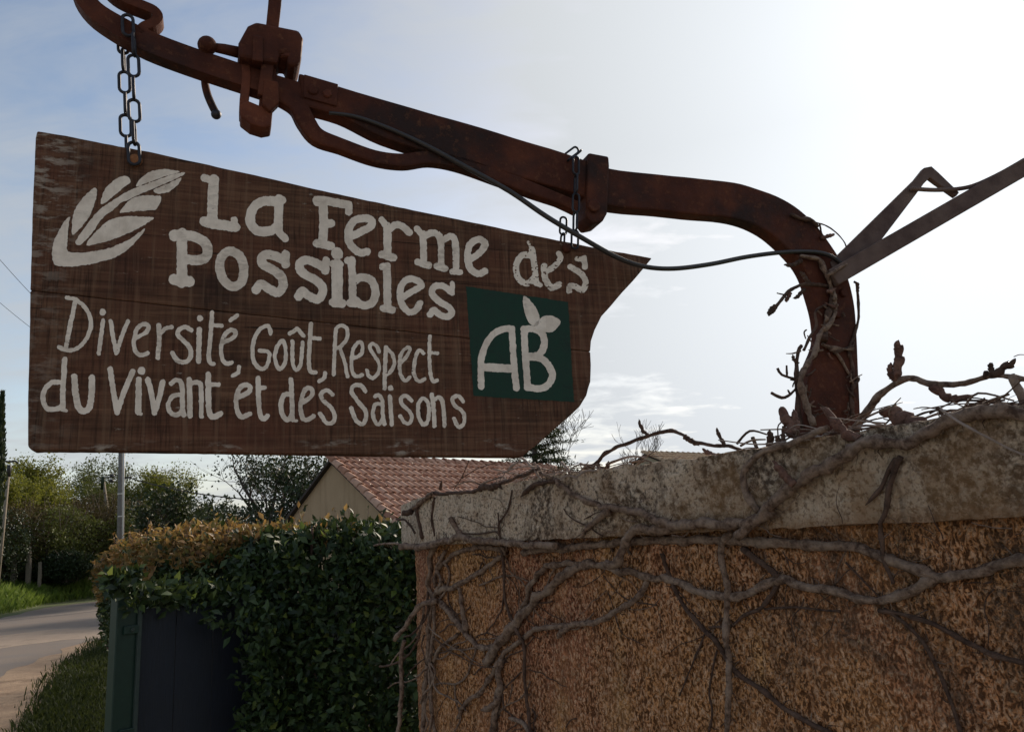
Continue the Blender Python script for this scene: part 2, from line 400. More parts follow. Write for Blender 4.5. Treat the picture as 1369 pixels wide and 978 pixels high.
# ================================================================== the ground
def ground_mat():
    m, t, b = pmat('rough_meadow_ground'); v = objco(t)
    n = t.noise(v, .9, 6, .6); n2 = t.noise(v, 14, 5, .65)
    col = t.mix(t.rng(n, .35, .65), (.050, .072, .020, 1), (.085, .10, .030, 1))
    col = t.mix(t.math('MULTIPLY', t.rng(n2, .5, .7), .5), col, (.07, .055, .03, 1))
    t.l.new(col, b.inputs['Base Color']); b.inputs['Roughness'].default_value = .95
    bump(t, b, n2, .8, .05); return m
def asphalt_mat():
    m, t, b = pmat('worn_asphalt'); v = objco(t)
    n = t.noise(v, 1.1, 4, .55); f = t.noise(v, 45, 4, .7); w = t.noise(t.mapped(v, (.5, 1, 1)), .35, 3, .5)
    col = t.mix(t.rng(f, .3, .7), (.11, .085, .067, 1), (.18, .142, .112, 1))
    col = t.mix(t.math('MULTIPLY', t.rng(n, .45, .65), .4), col, (.10, .092, .09, 1))
    col = t.mix(t.math('MULTIPLY', t.rng(w, .5, .66), .45), col, (.27, .22, .175, 1))
    t.l.new(col, b.inputs['Base Color']); b.inputs['Roughness'].default_value = .85
    bump(t, b, f, .5, .01); return m
def dirt_mat(name, c1, c2, c3):
    m, t, b = pmat(name); v = objco(t)
    n = t.noise(v, 2.2, 6, .62, .3); f = t.noise(v, 30, 5, .7); p = t.noise(t.mapped(v, (1, 1, 1), (4, 2, 0)), 1.7, 5, .6)
    col = t.mix(t.rng(n, .35, .65), (*c1, 1), (*c2, 1))
    col = t.mix(t.math('MULTIPLY', t.rng(p, .55, .66), .8), col, (*c3, 1))
    col = t.mix(t.math('MULTIPLY', t.rng(f, .5, .72), .35), col, (*c3, 1))
    t.l.new(col, b.inputs['Base Color']); b.inputs['Roughness'].default_value = .95
    bump(t, b, t.math('ADD', f, n), .8, .03); return m
MT['ground'] = ground_mat(); MT['asphalt'] = asphalt_mat()
MT['dirt'] = dirt_mat('sandy_dirt', (.22, .145, .09), (.31, .215, .135), (.11, .065, .035))
MT['dust'] = dirt_mat('pale_dust', (.24, .185, .14), (.29, .225, .17), (.19, .14, .10))

MT['bounce_gravel'] = dirt_mat('pale_bounce_gravel', (.50, .41, .31), (.58, .48, .37), (.38, .30, .22))  # made pale for the light it bounces
S = 900
n = 60
g = mesh('ground', [(-S, -60, 0), (S, -60, 0), (S, S, 0), (-S, S, 0)], [(0, 1, 2, 3)], MT['ground'], None, False, (0, 0, 0)); tag(g, kind='structure')
def sheet(name, px, z, mat, wob=.05, sub=6):
    """a flat sheet on the ground; px = outline points (image coordinates or ('w', x, y) world ones)"""
    P = [Vector((q[1], q[2], z)) if q[0] == 'w' else gnd(q[0], q[1], z) for q in px]
    out = []
    for i, a in enumerate(P):
        b = P[(i + 1) % len(P)]
        for k in range(sub):
            p = a.lerp(b, k / sub); s = wob * min(1, p.y / 12)
            out.append(p + Vector((noise.noise(p * 1.3), noise.noise(p * 1.3 + Vector((7, 3, 1))), 0)) * s * 2)
    for p in out: p.z = z
    o = mesh(name, out, [tuple(range(len(out)))], mat, None, False, (0, 0, z))
    return tag(o, kind='structure')
sheet('road', [('w', -40, 17), (-160, 846), (0, 826), (60, 812), (130, 803), (200, 796), ('w', 6, 37), ('w', 14, 30), (230, 838), (140, 858), (60, 885), (0, 912), (-180, 1010), ('w', -40, 6)], .004, MT['asphalt'], .12)
sheet('dusty_track', [(-220, 866), (0, 849), (60, 842), (150, 836), (260, 832), (260, 846), (140, 853), (60, 857), (0, 866), (-220, 890)], .006, MT['dust'], .22)
sheet('dirt_shoulder', [(-60, 925), (0, 900), (60, 879), (100, 862), (150, 850), (190, 846), (190, 900), (130, 930), (90, 990), (60, 1060), ('w', -1.6, 3), ('w', -4.5, 3), (-260, 1060)], .008, MT['dirt'], .16)
tag(mesh('bounce_driveway', [(-3.6, -14, .02), (3.5, -14, .02), (1.2, .2, .02), (-.4, 2.3, .02), (-.6, 3.2, .02), (-1.6, 3.1, .02), (-3.0, 4.5, .02)], [(0, 1, 2, 3, 4, 5, 6)], MT['bounce_gravel'], None, False, (0, 0, .02)), kind='structure')  # unseen ground, added and kept pale to bounce light onto wall and sign

def leaves(cent, axis, nrm, size, ratio=.42, fold=.12, droop=.08):
    """vectorised leaf blades: 5 verts and 4 triangles each"""
    c = np.asarray(cent); a = np.asarray(axis); nn = np.asarray(nrm); s = np.asarray(size)[:, None]
    a = a / np.linalg.norm(a, axis=1, keepdims=True)
    b = np.cross(nn, a); b /= (np.linalg.norm(b, axis=1, keepdims=True) + 1e-9); nn = np.cross(a, b)
    V = np.stack([c, c + s * (a * .48 + b * ratio * .5 + nn * fold), c + s * (a * .48 - b * ratio * .5 + nn * fold), c + s * a * .52, c + s * (a - nn * droop)], 1)
    k = np.arange(len(c))[:, None, None] * 5
    T = np.array([[0, 2, 3], [0, 3, 1], [2, 4, 3], [3, 4, 1]])[None] + k
    return V.reshape(-1, 3), T.reshape(-1, 3)
def rdirs(n, zb=0.):
    d = rng.normal(size=(n, 3)); d[:, 2] += zb; return d / np.linalg.norm(d, axis=1, keepdims=True)

# grass: blades as single bent triangles
def grass(name, pts, h, hj, mat, label):
    n = len(pts); pts = np.asarray(pts); d = rdirs(n) * np.array([1, 1, 0]); hh = h * (1 - hj + 2 * hj * rng.random(n))[:, None]
    w = rng.normal(size=(n, 3)) * np.array([1, 1, 0]); w /= np.linalg.norm(w, axis=1, keepdims=True); w *= hh * .045 + .002
    up = np.array([0, 0, 1.])
    V = np.stack([pts - w, pts + w, pts + up * hh * .6 + d * hh * .16 + w * .7, pts + up * hh * .9 + d * hh * .45], 1).reshape(-1, 3)
    k = np.arange(n)[:, None, None] * 4
    T = (np.array([[0, 1, 2], [0, 2, 3]])[None] + k).reshape(-1, 3)
    o = mesh(name, V, T, mat, None, False, (0, 0, 0)); return tag(o, label, 'grass', kind='stuff')
MT['grass'] = leaf_mat('fresh_grass', [(.085, .14, .022), (.13, .20, .032), (.18, .235, .055)], .6, .4, .2)
MT['grass_shaded'] = leaf_mat('verge_grass', [(.010, .018, .005), (.016, .027, .008), (.026, .036, .013)], .6, .3, .2)  # blade colours darkened to paint the hedge's shade

# the grassy bank on the far side of the road
bankline = [gnd(-160, 842), gnd(-60, 834), gnd(0, 822), gnd(60, 808), gnd(130, 799), gnd(200, 792), Vector((7, 41, 0))]
bankline = [Vector((p.x, p.y + .12, 0)) for p in bankline]
def bank_h(s): return .95 * (1 - math.exp(-s / 2.2))
bv, bf = [], []
sub = smooth_path(bankline, 8)
rows = [0, .4, .9, 1.6, 2.5, 4, 7, 12, 20]
for i, p in enumerate(sub):
    d = (sub[min(i + 1, len(sub) - 1)] - sub[max(i - 1, 0)]).normalized(); q = Vector((-.75, .66, 0))
    for s in rows:
        w = p + q * s; bv.append(w + Vector((0, 0, .002 + bank_h(s) + .12 * min(s, 1) * noise.noise(w * .9))))
nr = len(rows)
for i in range(len(sub) - 1):
    for k in range(nr - 1): bf.append((i * nr + k, i * nr + k + 1, (i + 1) * nr + k + 1, (i + 1) * nr + k))
tag(mesh('bank', bv, bf, MT['ground'], None, True, (0, 0, 0)), kind='structure')
pts = []
for _ in range(26000):
    i = random.randrange(len(sub) - 1); f = random.random(); p = sub[i].lerp(sub[i + 1], f)
    q = Vector((-.75, .66, 0))
    s = abs(random.gauss(0, 1.7)) + .02; w = p + q * s
    if random.random() < .35 + .65 * (noise.noise(w * .8) + .4): pts.append((w.x, w.y, bank_h(s) + .12 * min(s, 1) * noise.noise(w * .9) - .02))
grass('bank_grass', pts, .28, .6, MT['grass'], 'bright green grass covering the bank across the road')
pts = []
poly = [(40, 1000), (60, 940), (82, 900), (108, 874), (132, 855), (150, 850), (330, 850), (330, 1000)]
MT['shaded_soil'] = dirt_mat('shaded_verge_soil', (.018, .022, .009), (.026, .030, .012), (.022, .018, .010))  # near-black ground colour painting the hedge's shade below the blades
sheet('verge', [(46, 1010), (64, 940), (86, 902), (112, 876), (136, 857), (152, 851), (340, 851), (340, 1010)], .012, MT['shaded_soil'], .12)
def inpoly(x, y, P):
    c = False
    for i in range(len(P)):
        (x1, y1), (x2, y2) = P[i], P[i - 1]
        if (y1 > y) != (y2 > y) and x < (x2 - x1) * (y - y1) / (y2 - y1) + x1: c = not c
    return c
while len(pts) < 42000:
    x, y = random.uniform(35, 300), random.uniform(850, 1000)
    jx = 9 * noise.noise(Vector((x * .05, y * .08, 0)))
    if inpoly(x + jx + random.gauss(0, 3), y, poly):
        w = gnd(x, y); pts.append((w.x + random.gauss(0, .1), w.y + random.gauss(0, .15), .01))
grass('verge_grass', pts, .09, .5, MT['grass_shaded'], 'grass verge with shade painted into its green, beside the dirt shoulder below the hedge')

# ================================================================== the wall
VPX, VPY = -70.0, 759.0
wd = ray(VPX, VPY); wd.z = 0; wd.normalize()          # wall runs away to the left in this direction
wn = Vector((-wd.y, wd.x, 0)); wn = wn if wn.dot(Vector((0, -1, 0))) > 0 else -wn   # faces the camera
A = at(600, 727, 2.27)                                # a point on the lower front edge of the coping
ZCB = A.z; CT = .142; ZCT = ZCB + CT
def CP(px, py, off=0.): return hit(px, py, A + wn * off, wn)      # on the coping front
REC = .032
def WP(px, py, off=0.): return hit(px, py, A + wn * (off - REC), wn)   # on the wall front
c0 = CP(562, 727); c0.z = 0
tor = -wd                                             # along the wall towards the right
edir = Vector((math.sin(R(-15)), math.cos(R(-15)), 0)) # direction of the end of the wall
LEN = 2.5
root = empty('boundary_wall', c0, tor, 'ochre roughcast garden wall with thick lichened concrete coping', 'wall')
def slab(name, org, L, H, dvec, z0, nu, nh, nd, amp, freq, mat, sag=None, shell=False, zs=1.0):
    """closed gridded block: front face along tor, depth along dvec, roughened by a noise field"""
    bm = bmesh.new(); cache = {}
    def P(i, j, k):
        key = (i, j, k)
        if key not in cache:
            p = org + tor * (L * i / nu) + dvec * (k / nd); p = Vector((p.x, p.y, z0 + H * j / nh))
            q = Vector((p.x * freq, p.y * freq, p.z * freq * zs))
            v = Vector((noise.noise(q), noise.noise(q + Vector((31, 7, 3))), noise.noise(q + Vector((5, 17, 11)))))
            v += .5 * Vector((noise.noise(q * 2.6), noise.noise(q * 2.6 + Vector((3, 7, 3))), noise.noise(q * 2.6 + Vector((5, 1, 1)))))
            low = wn * (noise.noise(p * 3.1) * amp * 1.2)
            corner = (i in (0, nu)) + (j in (0, nh)) + (k in (0, nd))
            p = p + v * amp * (1.0 if corner < 2 else .9) + low
            if sag: p.z += sag(L * i / nu, j / nh)
            cache[key] = bm.verts.new(p)
        return cache[key]
    def quad(a, b, c, d):
        try: bm.faces.new((a, b, c, d))
        except ValueError: pass
    for i in range(nu):
        for j in range(nh):
            quad(P(i, j, 0), P(i + 1, j, 0), P(i + 1, j + 1, 0), P(i, j + 1, 0))
            if not shell: quad(P(i, j, nd), P(i, j + 1, nd), P(i + 1, j + 1, nd), P(i + 1, j, nd))
        for k in range(0 if shell else nd):
            quad(P(i, nh, k), P(i + 1, nh, k), P(i + 1, nh, k + 1), P(i, nh, k + 1))
            quad(P(i, 0, k), P(i, 0, k + 1), P(i + 1, 0, k + 1), P(i + 1, 0, k))
    for j in range(nh):
        for k in range(nd):
            quad(P(0, j, k), P(0, j + 1, k), P(0, j + 1, k + 1), P(0, j, k + 1))
            if not shell: quad(P(nu, j, k), P(nu, j, k + 1), P(nu, j + 1, k + 1), P(nu, j + 1, k))
    bm.normal_update(); me = bpy.data.meshes.new(name); bm.to_mesh(me); bm.free()
    me.transform(mw(root).inverted()); me.materials.append(mat)
    me.polygons.foreach_set('use_smooth', np.ones(len(me.polygons), dtype=bool)); me.set_sharp_from_angle(angle=R(48))
    o = bpy.data.objects.new(name, me); C.objects.link(o); o.parent = root; MW[o.name] = mw(root); return o
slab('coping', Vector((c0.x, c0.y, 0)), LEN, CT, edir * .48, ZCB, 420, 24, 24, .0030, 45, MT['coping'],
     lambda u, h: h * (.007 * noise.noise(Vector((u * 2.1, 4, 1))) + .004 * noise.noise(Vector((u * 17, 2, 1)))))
b0 = WP(579, 735); b0.z = 0
slab('wall_body', Vector((b0.x, b0.y, 0)), LEN - .05, ZCB - .55 + .012, edir * .42, .55, 620, 270, 40, .0046, 85, MT['stucco'], None, True, .55)
slab('wall_core', Vector((b0.x, b0.y, 0)) + tor * .02 - wn * .02, LEN - .1, ZCB - .55 + .010, edir * .38, .55, 12, 8, 4, .002, 9, MT['stucco'])
slab('wall_base', Vector((b0.x, b0.y, 0)) + wn * .004, LEN - .05, .55, edir * .42, 0., 60, 14, 6, .004, 30, MT['stucco'])

# ================================================================== plough (beam carrying the sign)
bl, br_ = at(46, 392, 1.06), at(865, 348, 1.42)
bdir = Vector((br_.x - bl.x, br_.y - bl.y, 0)).normalized()          # along the beam, to the right
bn = Vector((-bdir.y, bdir.x, 0)); bn = bn if bn.y > 0 else -bn      # away from the camera
def BP(px, py, off=0.): return hit(px, py, bl + bn * off, bn)
foot = BP(1105, 575); foot.z = ZCT
pl = empty('old_plough', foot, bdir, 'rusty old plough standing on the wall with its beam stretched out to the left', 'plough')
def strip(name, pairs, t0, t1, mat, parent, bevel=.003, sub=5, jit=0.):
    top = smooth_path([BP(*p[0]) for p in pairs], sub); bot = smooth_path([BP(*p[1]) for p in pairs], sub)
    V, Fc = [], []
    for k, (a, b) in enumerate(zip(top, bot)):
        if jit:
            a = a + Vector((0, 0, jit * noise.noise(a * 18))); b = b + Vector((0, 0, jit * noise.noise(b * 18 + Vector((3, 1, 2)))))
        V += [a + bn * t0, a + bn * t1, b + bn * t1, b + bn * t0]
    n = len(top)
    for i in range(n - 1):
        for k in range(4): Fc.append((i * 4 + k, i * 4 + (k + 1) % 4, i * 4 + 4 + (k + 1) % 4, i * 4 + 4 + k))
    Fc += [(3, 2, 1, 0), tuple(range(4 * n - 4, 4 * n))]
    return mesh(name, V, Fc, mat, parent, False, bevel=bevel)
# main beam and leg in one forging
strip('beam', [((398, 104), (404, 148)), ((450, 121), (452, 161)), ((520, 142), (510, 189)), ((600, 165), (600, 218)), ((700, 194), (700, 245)), ((770, 216), (766, 264)), ((812, 230), (808, 279)),
               ((880, 238), (880, 287)), ((945, 244), (938, 292)), ((995, 253), (985, 298)), ((1040, 270), (1018, 313)), ((1075, 295), (1048, 338)), ((1100, 325), (1070, 366)), ((1122, 362), (1083, 402)),
               ((1134, 405), (1090, 432)), ((1138, 450), (1090, 460)), ((1140, 500), (1078, 492)), ((1142, 545), (1070, 530)), ((1143, 590), (1067, 592))], -.017, .017, MT['rust'], pl, .004, 5, .0015)
# square front bar with hook
hook = [(470, 148), (400, 130), (330, 108), (255, 83), (200, 62), (158, 40), (126, 18), (109, -8), (112, -30), (130, -32), (150, -8), (168, 4), (190, 13), (206, 20), (212, 29), (205, 37), (194, 41), (186, 49)]
pp = smooth_path([BP(*p) for p in hook], 4)
hw = [.0185] * len(pp)
for i in range(len(pp)):
    hw[i] = float(np.interp(i / 4, [0, 4, 6, 7, 8, 10, 12, 16], [.0195, .0185, .0150, .0138, .0120, .0085, .0080, .0070]))
v, f = bar(pp, bn, hw, .014); mesh('front_hook', v, f, MT['rust'], pl, False, bevel=.005)
# regulator stirrup with its top collar
v, f = extrude_poly([BP(*p) for p in [(318, 72), (330, 50), (341, 45), (398, 56), (403, 66), (400, 98), (392, 104), (382, 101), (382, 88), (372, 87), (370, 100), (318, 92)]], bn, -.034, .03)
mesh('regulator_collar', v, f, MT['rust'], pl, False, bevel=.006)
v, f = lathe(BP(384, 72, -.012), Vector((0, 0, 1)), [(-.019, .0185), (-.017, .021), (.015, .021), (.018, .018)], 20); mesh('collar_ring', v, f, MT['rust2'], pl, False)
v, f = extrude_poly([BP(*p, -.03) for p in [(338, 50), (352, 53), (351, 86), (337, 84)]], bn, -.008, .004); mesh('wedge', v, f, MT['rust'], pl, False, bevel=.002)
v, f = bar([BP(372, -60, -.02), BP(367, 10, -.02), BP(362, 56, -.02), BP(352, 130, -.02)], bn, [.0105, .0105, .0100, .0095], .006); mesh('regulator_rod', v, f, MT['rust'], pl, False, bevel=.002)
st = [BP(*p) for p in [(322, 88), (327, 128), (321, 150), (321, 164), (334, 172), (350, 177), (361, 176), (364, 150), (372, 118), (372, 88)]]
inn = [BP(*p) for p in [(334, 90), (334, 138), (347, 142), (347, 128), (352, 90)]]
v, f = bar(smooth_path([BP(327, 80), BP(329, 110), BP(326, 140), BP(326, 158)], 4), bn, .007, .016); mesh('stirrup_side', v, f, MT['rust2'], pl, False, bevel=.002)
v, f = bar(smooth_path([BP(360, 70), BP(359, 110), BP(355, 140), BP(354, 162)], 4), bn, .0105, .016); mesh('stirrup_side', v, f, MT['rust'], pl, False, bevel=.002)
v, f = extrude_poly([BP(*p) for p in [(321, 146), (331, 142), (345, 148), (364, 150), (362, 176), (350, 178), (334, 173), (321, 163)]], bn, -.019, .019); mesh('stirrup_bottom', v, f, MT['rust2'], pl, False, bevel=.003)
v, f = extrude_poly([BP(*p, -.02) for p in [(352, 108), (372, 112), (373, 140), (361, 152), (350, 142)]], bn, -.008, .01); mesh('clamp_plate', v, f, MT['rust'], pl, False, bevel=.003)
# ball lever
v, f = ball(BP(277, 61, -.012), .0150); mesh('ball_knob', v, f, MT['rust'], pl)
v, f = tube([BP(288, 64, -.01), BP(300, 66, -.01), BP(322, 71, -.01)], [.0075, .0085, .0095], 12); mesh('lever', v, f, MT['rust'], pl)
pp = smooth_path([BP(278, 74, .012), BP(277, 92, .02), BP(274, 108, .02), BP(277, 125, .02), BP(283, 140, .018), BP(288, 150, .016)], 5)
v, f = tube(pp, [.0062] * len(pp), 10); mesh('lever', v, f, MT['rust'], pl)
v, f = ball(BP(289, 153, .016), .0082); mesh('ball_knob', v, f, MT['chain'], pl)
# brace rod under the beam
brace = [(352, 122, 9), (378, 132, 12), (398, 145, 13), (409, 165, 13), (424, 184, 12), (455, 196, 10), (500, 212, 10), (538, 217, 10.5), (572, 213, 10.5), (610, 219, 11), (660, 236, 11.5), (710, 255, 11), (745, 268, 9), (772, 280, 10)]
pp = smooth_path([BP(x, y, -.006) for x, y, w in brace], 5); ws = np.interp(np.linspace(0, len(brace) - 1, len(pp)), range(len(brace)), [w for *_, w in brace])
v, f = bar(pp, bn, [w * 1.25 / 1050 for w in ws], .011); mesh('brace', v, f, MT['rust'], pl, False, bevel=.004)
# bracket strap with bolts, and the beam-end strap
v, f = extrude_poly([BP(*p) for p in [(779, 212), (806, 217), (807, 230), (804, 292), (798, 303), (784, 306), (776, 296), (777, 262)]], bn, -.026, .026); mesh('strap', v, f, MT['rust'], pl, False, bevel=.004)
def bolt(px, py, off, r, mat, parent, hexa=6):
    c = BP(px, py, off); v, f = lathe(c, -bn, [(-.002, r), (.005, r), (.007, r * .85)], hexa); return mesh('bolt', v, f, mat, parent, False, bevel=.0008)
bolt(793, 276, -.0262, .0125, MT['rust'], pl, 12)
bolt(437, 127, -.0172, .008, MT['rust2'], pl); bolt(418, 122, -.0172, .009, MT['rust'], pl, 12)
v, f = extrude_poly([BP(*p) for p in [(405, 108), (450, 121), (448, 150), (404, 138)]], bn, -.0205, -.0168); mesh('side_plate', v, f, MT['rust'], pl, False, bevel=.0015)
bolt(1118, 420, -.0175, .0095, MT['rust'], pl, 12); bolt(1126, 392, -.0175, .009, MT['rust'], pl, 12)
# handles towards the right
h0, h1 = BP(1112, 372, -.03), at(1480, 160, 1.60)
hd = (h1 - h0).normalized(); hn = hd.cross(Vector((0, 0, 1))).normalized(); hn = hn if hn.y > 0 else -hn
v, f = bar([h0.lerp(h1, k / 8) for k in range(9)], hn, .0180, .009); mesh('handle', v, f, MT['iron'], pl, False, bevel=.002)
def HP(px, py, o=0.): return hit(px, py, h0 + hn * o, hn)
so_ = [HP(*p, .02) for p in [(1108, 352), (1222, 240), (1233, 226), (1243, 224), (1253, 233), (1280, 259), (1276, 264), (1249, 245), (1241, 239), (1233, 247), (1222, 262), (1143, 366), (1120, 380)]]
v, f = extrude_poly(so_, hn, -.007, .007); mesh('handle', v, f, MT['iron'], pl, False, bevel=.0015)
pp = smooth_path([HP(1217, 252, .006), HP(1250, 254, .006), HP(1285, 252, .006), HP(1310, 245, .003), HP(1345, 228, -.004), HP(1369, 214, -.006)], 5)
v, f = tube(pp, .0048, 8); mesh('handle_stay', v, f, MT['iron'], pl)
# electric cable along the beam
cab = [(440, 151, -.021), (475, 156, -.021), (520, 172, -.021), (570, 195, -.021), (620, 222, -.024), (680, 255, -.03), (730, 289, -.04), (780, 319, -.045), (825, 344, -.045), (860, 356, -.045), (900, 359, -.04), (950, 353, -.03), (1000, 343, -.024), (1050, 337, -.021), (1090, 337, -.022), (1112, 343, -.028), (1124, 352, -.03)]
pp = smooth_path([BP(*c) for c in cab], 6)
o = mesh('electric_cable', *tube(pp, [.0028 + .0018 * min(1, i / 20) for i in range(len(pp))], 8), MT['cable'], None, True, tuple(pp[0]))
tag(o, 'thin black cable sagging along the plough beam across the sign top', 'cable')

# ================================================================== the sign
sg = empty('hanging_sign', BP(40, 605), bdir, 'brown plank sign with white painted words, leaf emblem and green square, hung on chains', 'sign')
outl = [(52, 181), (90, 187), (140, 197), (200, 208), (250, 219), (300, 230), (360, 243), (420, 257), (490, 272), (560, 287), (610, 297), (650, 305), (700, 316), (750, 326), (800, 336), (840, 343), (867, 348), (856, 362), (842, 378), (828, 393), (812, 412), (800, 425), (791, 443), (786, 458), (785, 471.9)]
low = [(785, 472.3), (786, 490), (785, 512), (780, 530), (771, 545), (755, 560), (735, 577), (715, 595), (695, 611), (640, 611), (540, 610), (420, 608), (300, 606), (160, 604), (70, 603.5), (46, 604), (40, 598), (40, 540), (42, 460), (43, 392.25)]
left = [(43, 391.9), (45, 320), (47, 260), (50, 190)]
def wav(P, amp=.55):
    out = []
    for i, a in enumerate(P):
        b = P[(i + 1) % len(P)]; n = max(1, int(math.hypot(b[0] - a[0], b[1] - a[1]) / 9))
        for k in range(n):
            x, y = a[0] + (b[0] - a[0]) * k / n, a[1] + (b[1] - a[1]) * k / n
            w = amp * (noise.noise(Vector((x * .06, y * .06, 3))) + .7 * noise.noise(Vector((x * .25, y * .25, 1))))
            out.append((x + w * .6, y + w))
    return out
for poly_ in (outl + left, low):
    pts = [BP(*p) for p in wav(poly_)]
    v, f = extrude_poly(pts, bn, -.014, .014)
    mesh('plank', v, f, MT['wood'], sg, False, bevel=.0022)
FRONT = -.0144
# ---- painted shapes: union of strokes / polygons as a distance field, contoured into a thin paint film
def sp2(pts, closed=False, sub=5):
    q = smooth_path([(p[0], p[1], 0) for p in pts], sub, closed); return [(p.x, p.y) for p in q]
def sd_strokes(X, Y, strokes):
    D = np.full(X.shape, 1e9)
    for s in strokes:
        if s[0] == 'P':
            P = s[1]; d = np.full(X.shape, 1e9); sg_ = np.zeros(X.shape, bool)
            for i in range(len(P)):
                (x1, y1), (x2, y2) = P[i], P[i - 1]; ex, ey = x2 - x1, y2 - y1
                t = np.clip(((X - x1) * ex + (Y - y1) * ey) / (ex * ex + ey * ey + 1e-9), 0, 1)
                d = np.minimum(d, np.hypot(X - x1 - t * ex, Y - y1 - t * ey))
                if y1 != y2: sg_ ^= ((y1 > Y) != (y2 > Y)) & (X < (x2 - x1) * (Y - y1) / (y2 - y1) + x1)
            d = np.where(sg_, -d, d)
        else:
            P, w = s[1], s[2]; d = np.full(X.shape, 1e9)
            if len(P) == 1: d = np.hypot(X - P[0][0], Y - P[0][1])
            for i in range(len(P) - 1):
                (x1, y1), (x2, y2) = P[i], P[i + 1]; ex, ey = x2 - x1, y2 - y1
                t = np.clip(((X - x1) * ex + (Y - y1) * ey) / (ex * ex + ey * ey + 1e-9), 0, 1)
                d = np.minimum(d, np.hypot(X - x1 - t * ex, Y - y1 - t * ey))
            d = d - w / 2
        D = np.minimum(D, d)
    return D
def vnoise(X, Y, s, seed):
    x, y = X / s + seed * 17.3, Y / s + seed * 9.1; xi, yi = np.floor(x).astype(int), np.floor(y).astype(int); fx, fy = x - xi, y - yi
    h = lambda a, b: ((np.sin(a * 127.1 + b * 311.7 + seed) * 43758.5453) % 1.0)
    fx, fy = fx * fx * (3 - 2 * fx), fy * fy * (3 - 2 * fy)
    return (h(xi, yi) * (1 - fx) + h(xi + 1, yi) * fx) * (1 - fy) + (h(xi, yi + 1) * (1 - fx) + h(xi + 1, yi + 1) * fx) * fy
def film(name, strokes, mat, off, step=.75, wear=.75, holes=.9, parent=None, label=None):
    xs = [p[0] for s in strokes for p in s[1]]; ys = [p[1] for s in strokes for p in s[1]]
    m = max([s[2] if s[0] == 'S' else 0 for s in strokes]) / 2 + 3
    X, Y = np.meshgrid(np.arange(min(xs) - m, max(xs) + m, step), np.arange(min(ys) - m, max(ys) + m, step))
    D = sd_strokes(X, Y, strokes)
    D += wear * (vnoise(X, Y, 3.1, 1) - .5) * 1.3 + wear * (vnoise(X, Y * .4, 1.4, 2) - .5) * .9
    hn_ = vnoise(X, Y, 2.2, 5) * .55 + vnoise(X * .5, Y, 1.3, 6) * .45
    D = np.where(hn_ > holes, np.maximum(D, (hn_ - holes) * 12), D)
    ny, nx = D.shape; V = []; Fc = []; idx = {}
    def vert(key, x, y):
        if key not in idx:
            idx[key] = len(V); V.append(BP(x, y, off))
        return idx[key]
    neg = D < 0
    cnt = neg[:-1, :-1].astype(int) + neg[1:, :-1] + neg[:-1, 1:] + neg[1:, 1:]
    for j, i in zip(*np.nonzero(cnt)):
        cs = [(j, i), (j, i + 1), (j + 1, i + 1), (j + 1, i)]
        poly_ = []
        for k in range(4):
            a, b = cs[k], cs[(k + 1) % 4]; da, db = D[a], D[b]
            if da < 0: poly_.append(vert(a, X[a], Y[a]))
            if (da < 0) != (db < 0):
                t = da / (da - db); e = (min(a, b), max(a, b)); poly_.append(vert(e, X[a] + (X[b] - X[a]) * t, Y[a] + (Y[b] - Y[a]) * t))
        poly_ = list(dict.fromkeys(poly_))
        if len(poly_) >= 3: Fc.append(poly_[::-1])
    return mesh(name, V, Fc, mat, parent or sg, False, label=label)
CR = {'A': (60, 210, 6.11), 'B': (220, 220, 4.89), 'C': (400, 250, 5.435), 'D': (560, 280, 3.494), 'E': (40, 380, 4.89), 'F': (220, 400, 5.432), 'G': (430, 420, 5.752), 'H': (620, 380, 5.75), 'N': (0, 0, 1.)}
def S_(cr, pts, w, closed=False, straight=False):
    x0, y0, s = CR[cr]; q = [(x0 + x / s, y0 + y / s) for x, y in pts]
    if closed: q = sp2(q, True); q.append(q[0])
    elif len(q) > 2 and not straight: q = sp2(q)
    return ('S', q, w / s)
def P_(cr, pts, sm=True):
    x0, y0, s = CR[cr]; q = [(x0 + x / s, y0 + y / s) for x, y in pts]
    return ('P', sp2(q, True, 3) if sm else q)
EM = [[(205, 487), (160, 525), (105, 620), (70, 700), (60, 800), (72, 865), (110, 890), (200, 893), (300, 885), (400, 870), (480, 848), (560, 825), (640, 780), (700, 735), (760, 670), (800, 620), (822, 580), (770, 615), (700, 665), (620, 705), (520, 745), (400, 768), (300, 780), (190, 770), (183, 700), (190, 600), (200, 520)],
      [(412, 250), (370, 275), (320, 320), (260, 400), (228, 480), (220, 570), (220, 620), (235, 632), (290, 580), (340, 520), (385, 440), (410, 360), (428, 290)],
      [(680, 160), (620, 160), (560, 195), (500, 250), (470, 310), (455, 380), (490, 375), (560, 320), (630, 260), (690, 215), (698, 200)],
      [(745, 243), (760, 200), (800, 160), (860, 120), (930, 103), (1020, 103), (1105, 120), (1040, 140), (960, 165), (880, 195), (800, 225)],
      [(1147, 128), (1100, 165), (1020, 200), (940, 235), (860, 270), (760, 310), (690, 345), (620, 375), (560, 430), (480, 490), (420, 570), (370, 640), (310, 700), (290, 715), (260, 712), (250, 690), (280, 640), (330, 570), (400, 480), (470, 410), (560, 350), (650, 295), (740, 250), (830, 220), (920, 185), (1020, 150), (1100, 128)],
      [(1110, 165), (1105, 200), (1070, 240), (1020, 280), (960, 298), (910, 296), (888, 270), (930, 245), (1000, 220)],
      [(950, 320), (945, 370), (910, 425), (860, 435), (760, 440), (680, 448), (615, 455), (630, 420), (680, 365), (740, 325), (830, 312), (900, 315)],
      [(895, 492), (850, 530), (760, 585), (660, 630), (560, 670), (460, 700), (340, 720), (380, 650), (440, 590), (500, 530), (580, 495), (700, 480), (800, 487)]]
